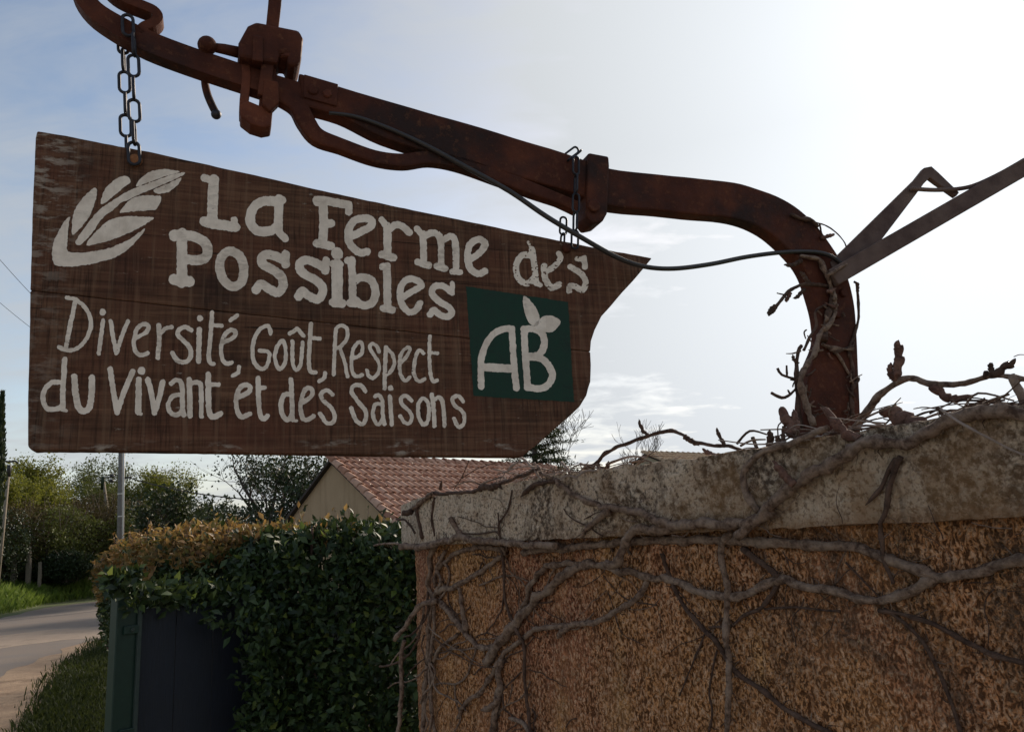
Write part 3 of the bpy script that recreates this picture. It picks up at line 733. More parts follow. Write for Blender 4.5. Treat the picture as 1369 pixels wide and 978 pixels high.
for e in EM: film('emblem_leaf', [P_('A', e)], MT['white'], FRONT)
LET = [
 # first line
 [S_('B', [(258, 88), (300, 100)], 50), S_('B', [(322, 98), (316, 220), (312, 385)], 68), S_('B', [(262, 372), (330, 388), (462, 408)], 66), S_('B', [(455, 362), (464, 415)], 46)],
 [S_('B', [(735, 242), (650, 240), (590, 272), (562, 330), (566, 390), (600, 428), (645, 438), (700, 430), (735, 405)], 62), S_('B', [(748, 225), (742, 430)], 58), S_('B', [(742, 228), (770, 232)], 50), S_('B', [(735, 430), (790, 485)], 48)],
 [S_('C', [(128, 95), (180, 98), (358, 130)], 60, straight=True), S_('C', [(360, 132), (360, 180)], 54), S_('C', [(172, 110), (178, 260), (172, 410)], 66), S_('C', [(185, 265), (232, 265)], 62), S_('C', [(128, 408), (230, 428)], 60), S_('C', [(128, 95), (130, 118)], 48)],
 [S_('C', [(362, 365), (440, 330), (520, 285), (522, 240), (470, 226), (400, 245), (362, 305), (357, 380), (390, 440), (440, 475), (495, 470)], 56)],
 [S_('C', [(600, 238), (640, 295)], 48), S_('C', [(640, 285), (642, 495)], 60), S_('C', [(652, 312), (700, 276), (750, 285), (798, 330)], 52), S_('C', [(602, 490), (682, 512)], 58)],
 [S_('C', [(855, 303), (895, 345)], 46), S_('C', [(900, 340), (905, 550)], 50), S_('C', [(910, 362), (960, 332), (1008, 345), (1030, 400), (1030, 580)], 48), S_('C', [(862, 545), (940, 568)], 52), S_('C', [(1000, 575), (1062, 592)], 48),
  S_('D', [(108, 145), (148, 126), (170, 155), (174, 285)], 31), S_('D', [(155, 290), (192, 293)], 28)],
 [S_('D', [(240, 232), (285, 202), (310, 160), (278, 140), (238, 165), (228, 220), (240, 275), (278, 300), (310, 288)], 32)],
 [S_('D', [(522, 215), (482, 215), (455, 260), (465, 320), (508, 345), (540, 318)], 30), S_('D', [(528, 185), (540, 260), (548, 342)], 28), S_('D', [(510, 152), (524, 185)], 11), S_('D', [(545, 345), (568, 353)], 22)],
 [S_('D', [(592, 292), (636, 262), (662, 225), (652, 206)], 26), S_('D', [(586, 265), (590, 320), (620, 365), (655, 350)], 30)],
 [S_('D', [(772, 226), (776, 268)], 26), S_('D', [(768, 234), (738, 230)], 22), S_('D', [(708, 268), (755, 298), (780, 335), (765, 375), (735, 362), (708, 356), (702, 380)], 28)],
 # second line
 [S_('B', [(112, 450), (114, 600), (112, 770)], 70), S_('B', [(60, 458), (150, 462), (220, 482), (270, 520), (282, 572), (265, 608), (220, 624), (150, 620)], 66), S_('B', [(62, 750), (162, 764)], 70), S_('B', [(62, 460), (62, 470)], 62)],
 [S_('B', [(430, 565), (375, 600), (360, 670), (385, 750), (440, 796), (500, 770), (518, 680), (492, 600)], 60, True)],
 [S_('B', [(792, 585), (792, 652)], 54), S_('B', [(788, 628), (720, 596), (660, 588), (632, 620), (650, 655), (710, 688), (760, 730), (775, 788), (740, 835), (685, 812), (630, 782), (598, 818)], 60)],
 [S_('N', [(436, 348), (435, 362)], 10.5), S_('N', [(434, 358), (420, 350.5), (408, 347.5), (401, 352), (401, 360), (408, 367), (420, 373), (430, 382), (431, 393), (424, 400), (413, 395.5), (404, 389), (399, 396)], 11.5)],
 [S_('C', [(275, 480), (278, 488)], 84), ],
 [S_('C', [(275, 560), (277, 830)], 82, straight=True), S_('C', [(245, 558), (295, 562)], 58), S_('C', [(250, 838), (310, 846)], 66)],
 [S_('C', [(378, 530), (386, 640), (388, 845)], 56), S_('C', [(352, 532), (385, 532)], 52), S_('C', [(405, 682), (450, 656), (510, 668), (548, 720), (553, 790), (520, 848), (460, 858), (410, 825)], 58), S_('C', [(370, 842), (405, 848)], 56)],
 [S_('C', [(606, 578), (635, 578)], 52), S_('C', [(637, 575), (642, 870)], 58), S_('C', [(612, 880), (675, 893)], 54)],
 [S_('C', [(752, 800), (830, 752), (890, 715), (850, 676), (790, 670), (745, 712), (732, 790), (752, 860), (800, 908), (848, 892), (878, 845)], 48)],
 [S_('D', [(156, 345), (157, 392)], 22), S_('D', [(152, 384), (112, 357), (72, 360), (62, 392), (92, 428), (138, 455), (154, 482), (132, 500), (97, 490), (70, 470), (52, 490)], 31)],
 # third line
 [S_('E', [(300, 100), (265, 260), (235, 415)], 30), S_('E', [(300, 100), (360, 150), (395, 220), (395, 290), (360, 370), (300, 422), (240, 430), (190, 410)], 27), S_('E', [(238, 86), (300, 97)], 25)],
 [S_('E', [(477, 182)], 44), S_('E', [(478, 236), (450, 450)], 28)],
 [S_('E', [(528, 242), (545, 350), (565, 450)], 28), S_('E', [(565, 450), (600, 340), (640, 242)], 28)],
 [S_('E', [(690, 352), (760, 312), (775, 272), (740, 260), (700, 292), (680, 370), (688, 430), (720, 463), (768, 450)], 28)],
 [S_('E', [(842, 270), (845, 370), (835, 480)], 31), S_('E', [(850, 325), (888, 288), (928, 280)], 27)],
 [S_('F', [(195, 224), (150, 202), (102, 222), (98, 260), (150, 310), (188, 360), (188, 420), (150, 455), (92, 443), (57, 388)], 33)],
 [S_('F', [(257, 138)], 44), S_('F', [(252, 216), (247, 450)], 38)],
 [S_('F', [(345, 97), (335, 250), (322, 400), (330, 458), (358, 468)], 32), S_('F', [(350, 186), (416, 190)], 29)],
 [S_('F', [(430, 310), (488, 285), (520, 246), (490, 222), (440, 252), (415, 320), (412, 400), (440, 463), (488, 460)], 32), S_('F', [(478, 152), (528, 117)], 30)],
 [S_('F', [(540, 490), (535, 530), (497, 553)], 29)],
 [S_('F', [(770, 248), (755, 195), (700, 212), (660, 270), (640, 350), (645, 440), (685, 498), (730, 498), (755, 450), (758, 387), (690, 370)], 29)],
 [S_('F', [(860, 300), (820, 340), (800, 420), (830, 505), (870, 470), (880, 380)], 29, True)],
 [S_('F', [(930, 306), (928, 420), (940, 498), (968, 508), (990, 460), (1003, 312)], 29), S_('F', [(910, 250), (965, 212), (1008, 264)], 29, straight=True)],
 [S_('F', [(1063, 178), (1055, 300), (1048, 440), (1057, 520), (1098, 530)], 32), S_('F', [(1072, 281), (1128, 286)], 27)],
 [S_('F', [(1165, 535), (1160, 570), (1122, 593)], 29)],
 [S_('G', [(110, 110), (100, 280), (92, 460)], 30), S_('G', [(110, 108), (150, 86), (195, 112), (195, 180), (160, 235), (120, 260)], 30), S_('G', [(140, 258), (180, 380), (198, 478)], 28)],
 [S_('G', [(230, 342), (300, 310), (315, 252), (295, 212), (250, 252), (230, 350), (237, 440), (265, 478), (313, 465)], 29)],
 [S_('G', [(443, 290), (420, 242), (385, 227), (372, 260), (400, 310), (438, 370), (438, 440), (400, 488), (362, 473), (347, 430)], 28)],
 [S_('G', [(495, 252), (488, 400), (485, 570)], 32), S_('G', [(500, 262), (545, 310), (560, 380), (530, 440), (490, 468)], 28)],
 [S_('G', [(600, 380), (640, 340), (680, 272), (660, 256), (617, 292), (600, 370), (607, 460), (640, 508), (678, 485)], 28)],
 [S_('G', [(783, 300), (750, 277), (722, 330), (708, 430), (727, 498), (760, 513), (793, 495)], 28)],
 [S_('G', [(832, 168), (828, 300), (835, 440), (855, 513), (888, 505)], 28), S_('G', [(840, 296), (892, 299)], 27)],
 # fourth line
 [S_('E', [(215, 640), (150, 640), (102, 680), (84, 740), (110, 808), (180, 813), (218, 780)], 33), S_('E', [(228, 492), (216, 680), (215, 812)], 36), S_('E', [(215, 820), (238, 827)], 20)],
 [S_('E', [(290, 602), (300, 720), (317, 800), (350, 828), (390, 800), (404, 700), (405, 608)], 42)],
 [S_('E', [(525, 553), (545, 700), (570, 838)], 36), S_('E', [(570, 838), (620, 690), (673, 568)], 36)],
 [S_('E', [(730, 565)], 52), S_('E', [(712, 622), (708, 833)], 40), S_('E', [(702, 840), (728, 847)], 20)],
 [S_('E', [(770, 622), (795, 720), (815, 838)], 36), S_('E', [(815, 838), (845, 740), (868, 638)], 36)],
 [S_('F', [(50, 610), (80, 586), (120, 602), (130, 680), (130, 790), (142, 840)], 36), S_('F', [(122, 690), (62, 702), (27, 760), (42, 818), (90, 840), (130, 800)], 33)],
 [S_('F', [(180, 584), (185, 845)], 40), S_('F', [(190, 612), (240, 602), (265, 642), (266, 848)], 36)],
 [S_('F', [(318, 543), (318, 700), (325, 818), (350, 852), (406, 830)], 41), S_('F', [(325, 616), (392, 618)], 31)],
 [S_('F', [(540, 706), (596, 684), (624, 644), (594, 620), (550, 640), (521, 710), (526, 800), (560, 853), (618, 830)], 36)],
 [S_('F', [(680, 572), (682, 700), (690, 818), (715, 868), (748, 845)], 36), S_('F', [(690, 640), (727, 640)], 33)],
 [S_('F', [(920, 692), (870, 692), (846, 760), (861, 848), (900, 873), (925, 838)], 36), S_('F', [(918, 582), (925, 720), (930, 868)], 34), S_('F', [(930, 880), (958, 882)], 22)],
 [S_('F', [(1000, 748), (1052, 716), (1076, 674), (1052, 642), (1016, 662), (988, 770), (1002, 858), (1040, 873), (1082, 847)], 33)],
 [S_('G', [(85, 617), (40, 582), (-4, 610), (10, 660), (75, 720), (100, 780), (85, 830), (40, 835), (5, 792), (-14, 762)], 32)],
 [S_('G', [(335, 590), (300, 547), (242, 552), (232, 600), (280, 670), (335, 740), (338, 808), (310, 843), (262, 810), (228, 722)], 33)],
 [S_('G', [(410, 630), (440, 622), (465, 660), (470, 760), (482, 843)], 30), S_('G', [(460, 690), (412, 692), (394, 760), (407, 818), (440, 843), (470, 800)], 30)],
 [S_('G', [(530, 565)], 45), S_('G', [(525, 632), (540, 846)], 34)],
 [S_('G', [(690, 663), (650, 627), (612, 642), (617, 690), (670, 740), (693, 790), (670, 838), (632, 825), (606, 782)], 30)],
 [S_('G', [(780, 645), (745, 690), (745, 780), (785, 850), (820, 800), (820, 690)], 30, True)],
 [S_('G', [(848, 618), (862, 740), (868, 856)], 34), S_('G', [(872, 652), (910, 642), (935, 700), (945, 856)], 33)],
 [S_('G', [(1088, 670), (1050, 627), (1007, 647), (1022, 700), (1078, 740), (1098, 790), (1088, 848), (1050, 863), (1017, 802)], 30)],
]
for i, L in enumerate(LET):
    film('letter', L, MT['white'], FRONT, .75, .75, .70 if i in (7, 8, 9) else .86)
gs = film('green_square', [P_('D', [(220, 358), (697, 432), (725, 898), (255, 870)], False)], MT['green'], FRONT, 1.5, .8, 2)
AB = [[S_('H', [(135, 785), (132, 640), (142, 540), (182, 440), (242, 372), (310, 342), (368, 340)], 50), S_('H', [(370, 340), (385, 600), (405, 797)], 50), S_('H', [(150, 636), (385, 648)], 63)],
      [S_('H', [(462, 342), (475, 560), (490, 790)], 52), S_('H', [(462, 343), (530, 342), (590, 366), (620, 430), (605, 508), (560, 548), (490, 550)], 54), S_('H', [(490, 557), (590, 568), (650, 620), (680, 700), (650, 768), (590, 800), (490, 792)], 54)]]
for L in AB: film('letter', L, MT['white'], FRONT - .0004, .75, .7, .88)
for e in ([(465, 90), (500, 110), (545, 165), (575, 220), (583, 270), (575, 310), (540, 320), (505, 300), (475, 240), (458, 170), (455, 110)],
          [(583, 270), (610, 245), (660, 237), (710, 255), (745, 285), (720, 330), (680, 365), (630, 368), (590, 355), (550, 345), (540, 310)]):
    film('emblem_leaf', [P_('H', e)], MT['white'], FRONT - .0008, .75, .6, .9)
# chain bolt on the sign
v, f = lathe(BP(181, 215, -.016), -bn, [(0, .010), (.003, .010), (.006, .008), (.007, .004)], 14); mesh('bolt', v, f, MT['bolt'], sg, True)
v, f = lathe(BP(757, 332, -.016), -bn, [(0, .009), (.003, .009), (.006, .007)], 12); mesh('bolt', v, f, MT['rust'], sg, True)

# ================================================================== chains
def link(c, ln, w, r, axis, side):
    """stadium shaped chain link: long axis, lying in plane (axis, side)"""
    P = []
    h = ln / 2 - w / 2
    for k in range(9): a = math.pi * k / 8; P.append(c + axis * (h + math.sin(a) * (w / 2)) + side * (math.cos(a) * w / 2))
    for k in range(9): a = math.pi + math.pi * k / 8; P.append(c + axis * (-h + math.sin(a) * (w / 2)) + side * (math.cos(a) * w / 2))
    return tube(P, r, 8, True)
def chain(name, label, strands, ln, w, r):
    o = empty(name, BP(*strands[0][0][:2]), None, label, 'chain')
    for st_ in strands:
        for k, (x, y, face, off) in enumerate(st_):
            a = BP(x, y - 10, off); b = BP(x + (st_[-1][0] - st_[0][0]) / max(1, abs(st_[-1][1] - st_[0][1])) * 20, y + 10, off); ax = (a - b).normalized()
            tw = R(random.uniform(-10, 10)); s = (bdir * math.cos(tw) + bn * math.sin(tw)) if face else (bn * math.cos(tw) + bdir * math.sin(tw))
            s = (s - ax * s.dot(ax)).normalized()
            v, f = link(BP(x, y, off), ln, w, r, ax, s); mesh('link', v, f, MT['chain'], o, True)
    return o
chain('hanging_chain', 'dark steel link chain holding up the left end of the sign', [
    [(165, 58, 1, .022), (165, 81, 0, .022), (166.5, 110, 1, .022), (167.7, 139, 0, .022), (168, 168, 1, .022), (169, 197, 0, .022)],
    [(171, 34, 1, -.020), (179, 60, 0, -.024), (178.5, 88, 1, -.022), (178.5, 118, 0, -.021), (179.5, 148, 1, -.020), (179.3, 178, 0, -.020), (179, 205, 1, -.021)]], .0365, .0152, .0026)
chain('hanging_chain', 'thin dark chain looped over the beam above the right end of the sign', [
    [(770, 221, 1, -.030), (770, 246, 0, -.030), (770, 271, 1, -.030), (769, 296, 0, -.026), (768.5, 320, 1, -.020)],
    [(753, 302, 1, .021), (752, 324, 0, .021)],
    [(768, 208, 0, -.020), (764, 205, 1, .0)]], .036, .0125, .0021)

# ================================================================== the climbing vine
VC = {'N': (0, 0, 1.), '1': (500, 620, 5.432), '2': (680, 600, 5.432), '3': (860, 540, 4.446), '4': (1100, 440, 4.074), '5': (1100, 660, 3.074), '6': (860, 700, 3.519), '7': (520, 740, 4.11), '8': (700, 720, 3.79), '9': (680, 520, 4.278), 'p': (1000, 260, 2.876)}
vine = empty('climbing_vine', WP(700, 960), None, 'leafless woody climbing vine spread over the wall, its coping and the plough leg', 'vine')
VS = .76
PATHS = []
def TP(px, py, off=.12): return hit(px, py, A - wn * off, wn)      # standing above the coping, set back
PLN = {'W': WP, 'C': CP, 'T': TP, 'B': BP}
def stem(name, plane, cr, pts, r0, r1, mat='vine', off=None, knots=.22, sub=5, tip=False, wob=1.0, seg=12):
    x0, y0, s = VC[cr]; q = [(x0 + p[0] / s, y0 + p[1] / s) for p in pts]
    P = []; n = len(q)
    for i, (x, y) in enumerate(q):
        r = (r0 + (r1 - r0) * i / max(1, n - 1)) * 1.2 / 1050
        o_ = off if off is not None else (r * .75 + .003 if plane in 'WC' else (.12 if plane == 'T' else -.02))
        if isinstance(o_, (list, tuple)): o_ = o_[0] + (o_[1] - o_[0]) * i / max(1, n - 1)
        P.append(PLN[plane](x, y, o_))
    P = smooth_path(P, sub)
    tot = sum((P[i + 1] - P[i]).length for i in range(len(P) - 1)); cnt = max(6, int(tot / .0075)); Q = []; acc = 0.; k = 0
    cum = [0.]
    for i in range(len(P) - 1): cum.append(cum[-1] + (P[i + 1] - P[i]).length)
    for c_ in range(cnt + 1):
        L_ = tot * c_ / cnt
        while k < len(P) - 2 and cum[k + 1] < L_: k += 1
        Q.append(P[k].lerp(P[k + 1], min(1, (L_ - cum[k]) / max(1e-9, cum[k + 1] - cum[k]))))
    P = Q; NSP = .0075 / random.uniform(.045, .075)
    m = len(P); rad = []; sd = random.random() * 50
    for i in range(m):
        depth = (P[i] - CAM).dot(fwd); t = i / max(1, m - 1)
        r = (r0 + (r1 - r0) * t) * VS * depth / 1050
        r *= 1 + knots * (.6 * noise.noise(P[i] * 130 + Vector((sd, 0, 0))) + noise.noise(P[i] * 55 + Vector((sd, 0, 0))) + .8 * max(0, noise.noise(P[i] * 24 + Vector((0, sd, 0)))))
        nd_ = (i * NSP + sd) % 1.0; r *= 1 + .20 * math.exp(-((nd_ - .5) / .13) ** 2) - .05
        if tip: r *= max(.12, 1 - max(0, (t - .72) / .28) ** 1.6)
        rad.append(r)
        w = r0 * depth / 1050 * .55 * wob
        P[i] = P[i] + Vector((noise.noise(P[i] * 30 + Vector((sd, 1, 0))), noise.noise(P[i] * 30 + Vector((2, sd, 0))), noise.noise(P[i] * 30 + Vector((0, 4, sd))))) * w
    v, f = tube(P, rad, seg)
    for i in range(m):                                   # flaky, fibrous bark
        for k in range(seg):
            q = v[i * seg + k]; a = math.tau * k / seg; d = q - P[i]
            e = .22 * noise.noise(Vector((math.cos(a) * 2.2 + sd, math.sin(a) * 2.2, i * .12))) + .20 * noise.noise(q * 150) + .10 * noise.noise(q * 330)
            v[i * seg + k] = q + d * e
    PATHS.append((plane, P, rad))
    return mesh(name, v, f, MT[mat], vine)
def bud(plane, cr, pts, r, off=None, mat='bud'):
    """fat scaly bud: stacked swellings ending in a point"""
    x0, y0, s = VC[cr]; q = [(x0 + p[0] / s, y0 + p[1] / s) for p in pts]
    o_ = off if off is not None else (.012 if plane in 'WC' else (.12 if plane == 'T' else -.02))
    P = smooth_path([PLN[plane](x, y, o_) for x, y in q], 10 if len(q) < 3 else 6)
    if len(P) < 8: P = [P[0].lerp(P[-1], k / 13) for k in range(14)]
    n_ = 30; P = [P[int(k * (len(P) - 1) / n_)].lerp(P[min(len(P) - 1, int(k * (len(P) - 1) / n_) + 1)], (k * (len(P) - 1) / n_) % 1) for k in range(n_ + 1)]
    m = len(P); rad = []; sd = random.random() * 9; ns = random.choice([3.2, 4.1, 4.6])
    for i in range(m):
        t = i / (m - 1); depth = (P[i] - CAM).dot(fwd)
        fr = (t * ns + sd) % 1; k = .70 + .52 * (fr ** .7) * (1 if fr < .88 else (1 - fr) / .12)
        P[i] = P[i] + Vector((noise.noise(P[i] * 70), 0, noise.noise(P[i] * 70 + Vector((5, 5, 5))))) * r * depth / 1050 * .6
        rad.append(r * .86 * depth / 1050 * k * (1 - .12 * t) * max(.05, 1 - max(0, (t - .70) / .30) ** 1.2))
    v, f = tube(P, rad, 10); return mesh('bud', v, f, MT[mat], vine)
# --- over the coping
stem('stem', 'C', 'N', [(1420, 548), (1369, 553), (1321, 550), (1272, 560), (1237, 582), (1205, 595), (1161, 587), (1132, 607), (1100, 627), (1062, 644), (1040, 665), (1022, 687), (1004, 700), (986, 720)], 12, 9, off=.012)
stem('stem', 'C', 'N', [(1030, 684), (1004, 697), (960, 699), (927, 700), (898, 702), (864, 688), (836, 681), (812, 679), (790, 672), (768, 661), (743, 644), (721, 624)], 10, 3)
stem('stem', 'C', 'N', [(905, 702), (880, 708), (857, 704), (840, 718), (833, 736), (825, 753), (812, 755)], 8.5, 7, off=.004)
stem('stem', 'C', '2', [(720, 460), (640, 510), (590, 560), (520, 640)], 7, 3)
stem('stem', 'C', '2', [(340, 235), (190, 260), (80, 350)], 3, 5, 'vine_dark', tip=True)
stem('stem', 'C', '3', [(1100, 140), (980, 190), (850, 240), (700, 290), (600, 390), (600, 480), (630, 560), (680, 640)], 5.5, 6, 'vine', off=.01)
bud('C', '3', [(900, 480), (840, 420), (770, 340)], 6.5, .02)
stem('stem', 'C', '4', [(425, 690), (370, 830), (350, 978)], 5, 4.5, 'vine_dark')
stem('stem', 'C', '4', [(400, 700), (320, 850), (230, 960)], 4.5, 4, 'vine_dark', tip=True)
stem('stem', 'C', '5', [(270, -20), (262, 60), (235, 120)], 4.5, 4.2, 'vine_dark')
stem('stem', 'W', '5', [(235, 110), (240, 200), (245, 270), (290, 370)], 4.2, 3.5, 'vine_dark', off=.02)
stem('twig', 'C', '4', [(640, 430), (700, 480), (800, 540), (1000, 640), (1120, 690)], 2.4, 1.8, 'vine_pale', off=.02)
# --- along the coping edge on the left
stem('stem', 'C', '1', [(430, 215), (340, 280), (230, 365)], 4, 3.5, 'vine')
bud('C', '1', [(270, 345), (205, 370)], 4.5, .014, 'vine_dark')
stem('twig', 'C', '1', [(160, 400), (230, 410), (300, 500)], 2, 2, 'vine_dark')
stem('stem', 'C', '1', [(420, 215), (520, 215), (640, 205), (800, 180), (900, 150), (1010, 105), (1200, 40)], 3.4, 2.6, 'vine_dark', off=0.)
bud('C', '1', [(770, 180), (850, 165), (940, 165)], 5.5, 0., 'vine_dark')
stem('stem', 'C', '1', [(190, 598), (400, 602), (430, 575), (540, 560), (620, 522), (700, 545), (900, 570), (1195, 590), (1330, 595)], 5, 6, 'vine')
stem('stem', 'C', '1', [(640, 530), (590, 460), (560, 390)], 5, 4.5, 'vine')
stem('twig', 'C', 'N', [(500, 729), (520, 726), (555, 731), (580, 730)], 1.6, 2.4, 'vine', off=.01)
stem('twig', 'C', '1', [(1000, 190), (970, 340), (905, 440), (920, 560)], 1.6, 1.8, 'vine_dark')
stem('twig', 'C', '1', [(900, 350), (905, 440)], 1.2, 1.4, 'vine_dark')
stem('twig', 'C', '1', [(340, 290), (310, 340), (330, 430), (350, 540)], 3, 3.5, 'vine_dark', off=.003)
stem('twig', 'C', '1', [(440, 240), (420, 380), (440, 520)], 2.5, 2, 'vine_dark', off=.001)
stem('twig', 'C', '1', [(640, 500), (740, 510), (840, 495), (890, 490), (910, 520)], 1.4, 1.4, 'vine_dark')
# --- on the wall
stem('stem', 'W', 'N', [(700, 738), (760, 732), (800, 728), (860, 722), (930, 722), (980, 722), (1060, 727), (1100, 730), (1142, 730), (1191, 748), (1230, 761), (1256, 771), (1302, 766), (1328, 758), (1369, 746), (1420, 736)], 5, 10)
stem('stem', 'W', 'N', [(1256, 771), (1242, 778), (1224, 789), (1191, 800), (1165, 803), (1133, 795), (1110, 790), (1082, 785), (1045, 775), (1019, 785), (979, 799), (940, 791), (897, 777), (869, 771), (832, 762), (787, 754), (745, 753), (724, 763), (711, 781), (700, 810), (688, 835)], 8.5, 4)
stem('stem', 'W', 'N', [(790, 754), (766, 760), (740, 781), (716, 799), (700, 820), (680, 845), (664, 864), (651, 886)], 7, 8, knots=.35)
stem('stem', 'W', 'N', [(866, 776), (856, 795), (827, 815), (798, 831), (758, 836), (716, 842), (695, 857), (673, 874), (661, 896), (642, 925), (627, 935), (612, 957)], 5.2, 3.6)
bud('W', '8', [(230, 445), (190, 470), (170, 510)], 4.5, .01, 'vine')
stem('stem', 'W', '6', [(420, 40), (372, 90), (365, 160), (390, 260), (395, 350), (390, 480), (395, 600), (405, 740), (395, 990)], 6, 5.2, off=.016)
stem('stem', 'W', '6', [(470, 120), (580, 200), (645, 265)], 5, 5, 'vine_dark')
stem('stem', 'W', '6', [(90, 140), (140, 280), (200, 400), (290, 500), (360, 580), (440, 700), (560, 780), (700, 890), (880, 985)], 3.6, 4.6, 'vine_dark')
stem('twig', 'W', '6', [(290, 520), (230, 660), (170, 810)], 1.8, 1.2, 'vine_dark')
stem('twig', 'W', '6', [(345, 600), (310, 780), (325, 880), (305, 985)], 2, 2, 'vine_dark')
stem('stem', 'W', '6', [(640, 270), (600, 340), (570, 385), (480, 430), (410, 480), (310, 490)], 4.5, 2, 'vine_dark')
stem('twig', 'W', '6', [(570, 400), (700, 392), (800, 400), (925, 412)], 2, 2, 'vine_dark')
stem('stem', 'W', '5', [(250, 470), (370, 560), (450, 680), (520, 830), (570, 980)], 3, 3.4, 'vine_dark')
stem('stem', 'W', '5', [(230, 480), (420, 520), (580, 600), (700, 660), (840, 695)], 4, 5, 'vine_dark')
stem('twig', 'W', '5', [(95, 280), (180, 370), (260, 450)], 1.8, 1.8, 'vine_dark')
stem('twig', 'W', '5', [(110, 200), (60, 310), (50, 380)], 1.6, 1.4, 'vine')
stem('stem', 'W', '1', [(960, 615), (840, 610), (720, 610), (620, 640), (500, 720), (450, 800), (440, 900)], 4.5, 3.5)
stem('stem', 'W', '1', [(960, 650), (900, 690), (820, 750), (640, 860), (560, 895), (460, 920)], 4, 5)
stem('twig', 'W', 'N', [(671, 735), (674, 764), (676, 803), (688, 837), (700, 862), (702, 910), (707, 959), (711, 985)], 2.4, 3.2, 'vine_dark', off=.014)
stem('stem', 'W', 'N', [(582, 729), (574, 745), (575, 767), (571, 784), (578, 801), (574, 830), (572, 870), (570, 900), (567, 940), (566, 985)], 4.4, 4)
stem('stem', 'W', 'N', [(596, 736), (584, 760), (590, 778), (580, 795), (581, 830), (577, 866), (574, 905), (578, 950), (574, 985)], 3, 2.5, off=.012)
stem('twig', 'W', 'N', [(586, 745), (600, 760), (598, 785), (588, 800)], 2.5, 2)
stem('stem', 'W', '7', [(265, 262), (180, 280), (100, 380), (35, 475)], 4.5, 4, off=[.02, .06])
stem('stem', 'W', '7', [(85, 470), (65, 600), (72, 740), (62, 860), (45, 990)], 3.6, 4, off=.05)
stem('stem', 'W', '7', [(265, 255), (340, 330), (410, 430), (480, 500), (560, 512), (660, 410), (705, 365)], 5, 4.5)
stem('stem', 'W', '7', [(385, 180), (405, 300), (422, 425)], 3, 5)
stem('stem', 'W', '7', [(375, 440), (280, 520), (240, 620), (230, 800), (255, 990)], 3, 3)
stem('twig', 'W', '7', [(480, 520), (430, 660), (380, 710), (290, 712), (240, 722)], 2, 1.5)
stem('twig', 'W', '7', [(335, 520), (410, 525), (480, 515)], 1.5, 1.5)
stem('stem', 'W', '7', [(620, 570), (605, 680), (600, 780), (570, 990)], 5.5, 6.5)
bud('W', '7', [(600, 790), (560, 840), (500, 855)], 4.5, .016, 'vine')
stem('stem', 'W', '7', [(665, 900), (735, 925), (785, 990)], 3, 5, 'vine')
stem('twig', 'W', '2', [(0, 690), (130, 705), (240, 735), (310, 682), (420, 705), (480, 690)], 2.4, 3)
stem('twig', 'W', '2', [(470, 720), (560, 700), (700, 690), (760, 740)], 3, 2.5, 'vine_dark')
stem('twig', 'W', '2', [(880, 700), (870, 740), (890, 765)], 2.5, 1.5)
stem('twig', 'W', '8', [(215, 955), (240, 915), (270, 910)], 1.2, 1, 'vine_dark')
stem('twig', 'W', '7', [(240, 720), (210, 800), (200, 880), (215, 930), (190, 985)], 2, 1.6)
# --- hair-like rootlets gripping the wall and a tangle of thin tendrils
rts = {'vine': [], 'vine_dark': []}
for pl_, P_s, rad_ in PATHS:
    if pl_ not in 'WC': continue
    for i in range(2, len(P_s) - 1):
        if rad_[i] < .0022 or random.random() > .30: continue
        d = (P_s[i] - P_s[i - 1]).normalized(); sgn = random.choice((-1, 1)); side = d.cross(wn).normalized() * sgn; ln = random.uniform(.006, .022)
        p0 = P_s[i] + side * rad_[i] * .7 - wn * rad_[i] * .4; p1 = p0 + side * ln * .5 + d * random.gauss(0, .004) - wn * .001; p2 = p0 + side * ln + d * random.gauss(0, .009) - wn * .003
        r_ = random.uniform(.0005, .0014); rts[random.choice(list(rts))].append(tube([p0, p1, p2], [r_, r_ * .8, r_ * .4], 5))
for k_, L_ in rts.items(): mesh('rootlets', *join(L_), MT[k_], vine, kind='stuff')
def tendril(px, py, plane, ln, r, ang, mat, off=.004):
    pts_ = []; x, y = px, py; a_ = ang
    for k in range(7):
        pts_.append((x, y)); a_ += random.gauss(0, .33); x += math.cos(a_) * ln / 6; y += math.sin(a_) * ln / 6
    return stem('tendril', plane, 'N', pts_, r, r * .6, mat, off=off, seg=7)
for _ in range(34): tendril(random.uniform(575, 720), random.uniform(735, 960), 'W', random.uniform(25, 90), random.uniform(.8, 1.8), random.choice([1.57, 1.2, 2.0, .3, 2.8, -1.3]) + random.gauss(0, .3), random.choice(['vine_dark', 'vine_dark', 'vine']))
for _ in range(30): tendril(random.uniform(720, 1360), random.uniform(730, 830), 'W', random.uniform(25, 100), random.uniform(.7, 1.6), random.choice([1.57, 1.1, 2.1, .2, 2.9]) + random.gauss(0, .3), random.choice(['vine_dark', 'vine_dark', 'vine']))
for _ in range(22): tendril(random.uniform(560, 1360), random.uniform(690, 722) , 'C', random.uniform(20, 70), random.uniform(.7, 1.6), random.choice([0, 3.1, -.5, -2.4]) + random.gauss(0, .25), random.choice(['vine_dark', 'vine']))
for _ in range(9): tendril(random.uniform(566, 580), random.uniform(735, 900), 'W', random.uniform(60, 120), random.uniform(1.2, 2.6), 1.57 + random.gauss(0, .15), random.choice(['vine_dark', 'vine']), .016)
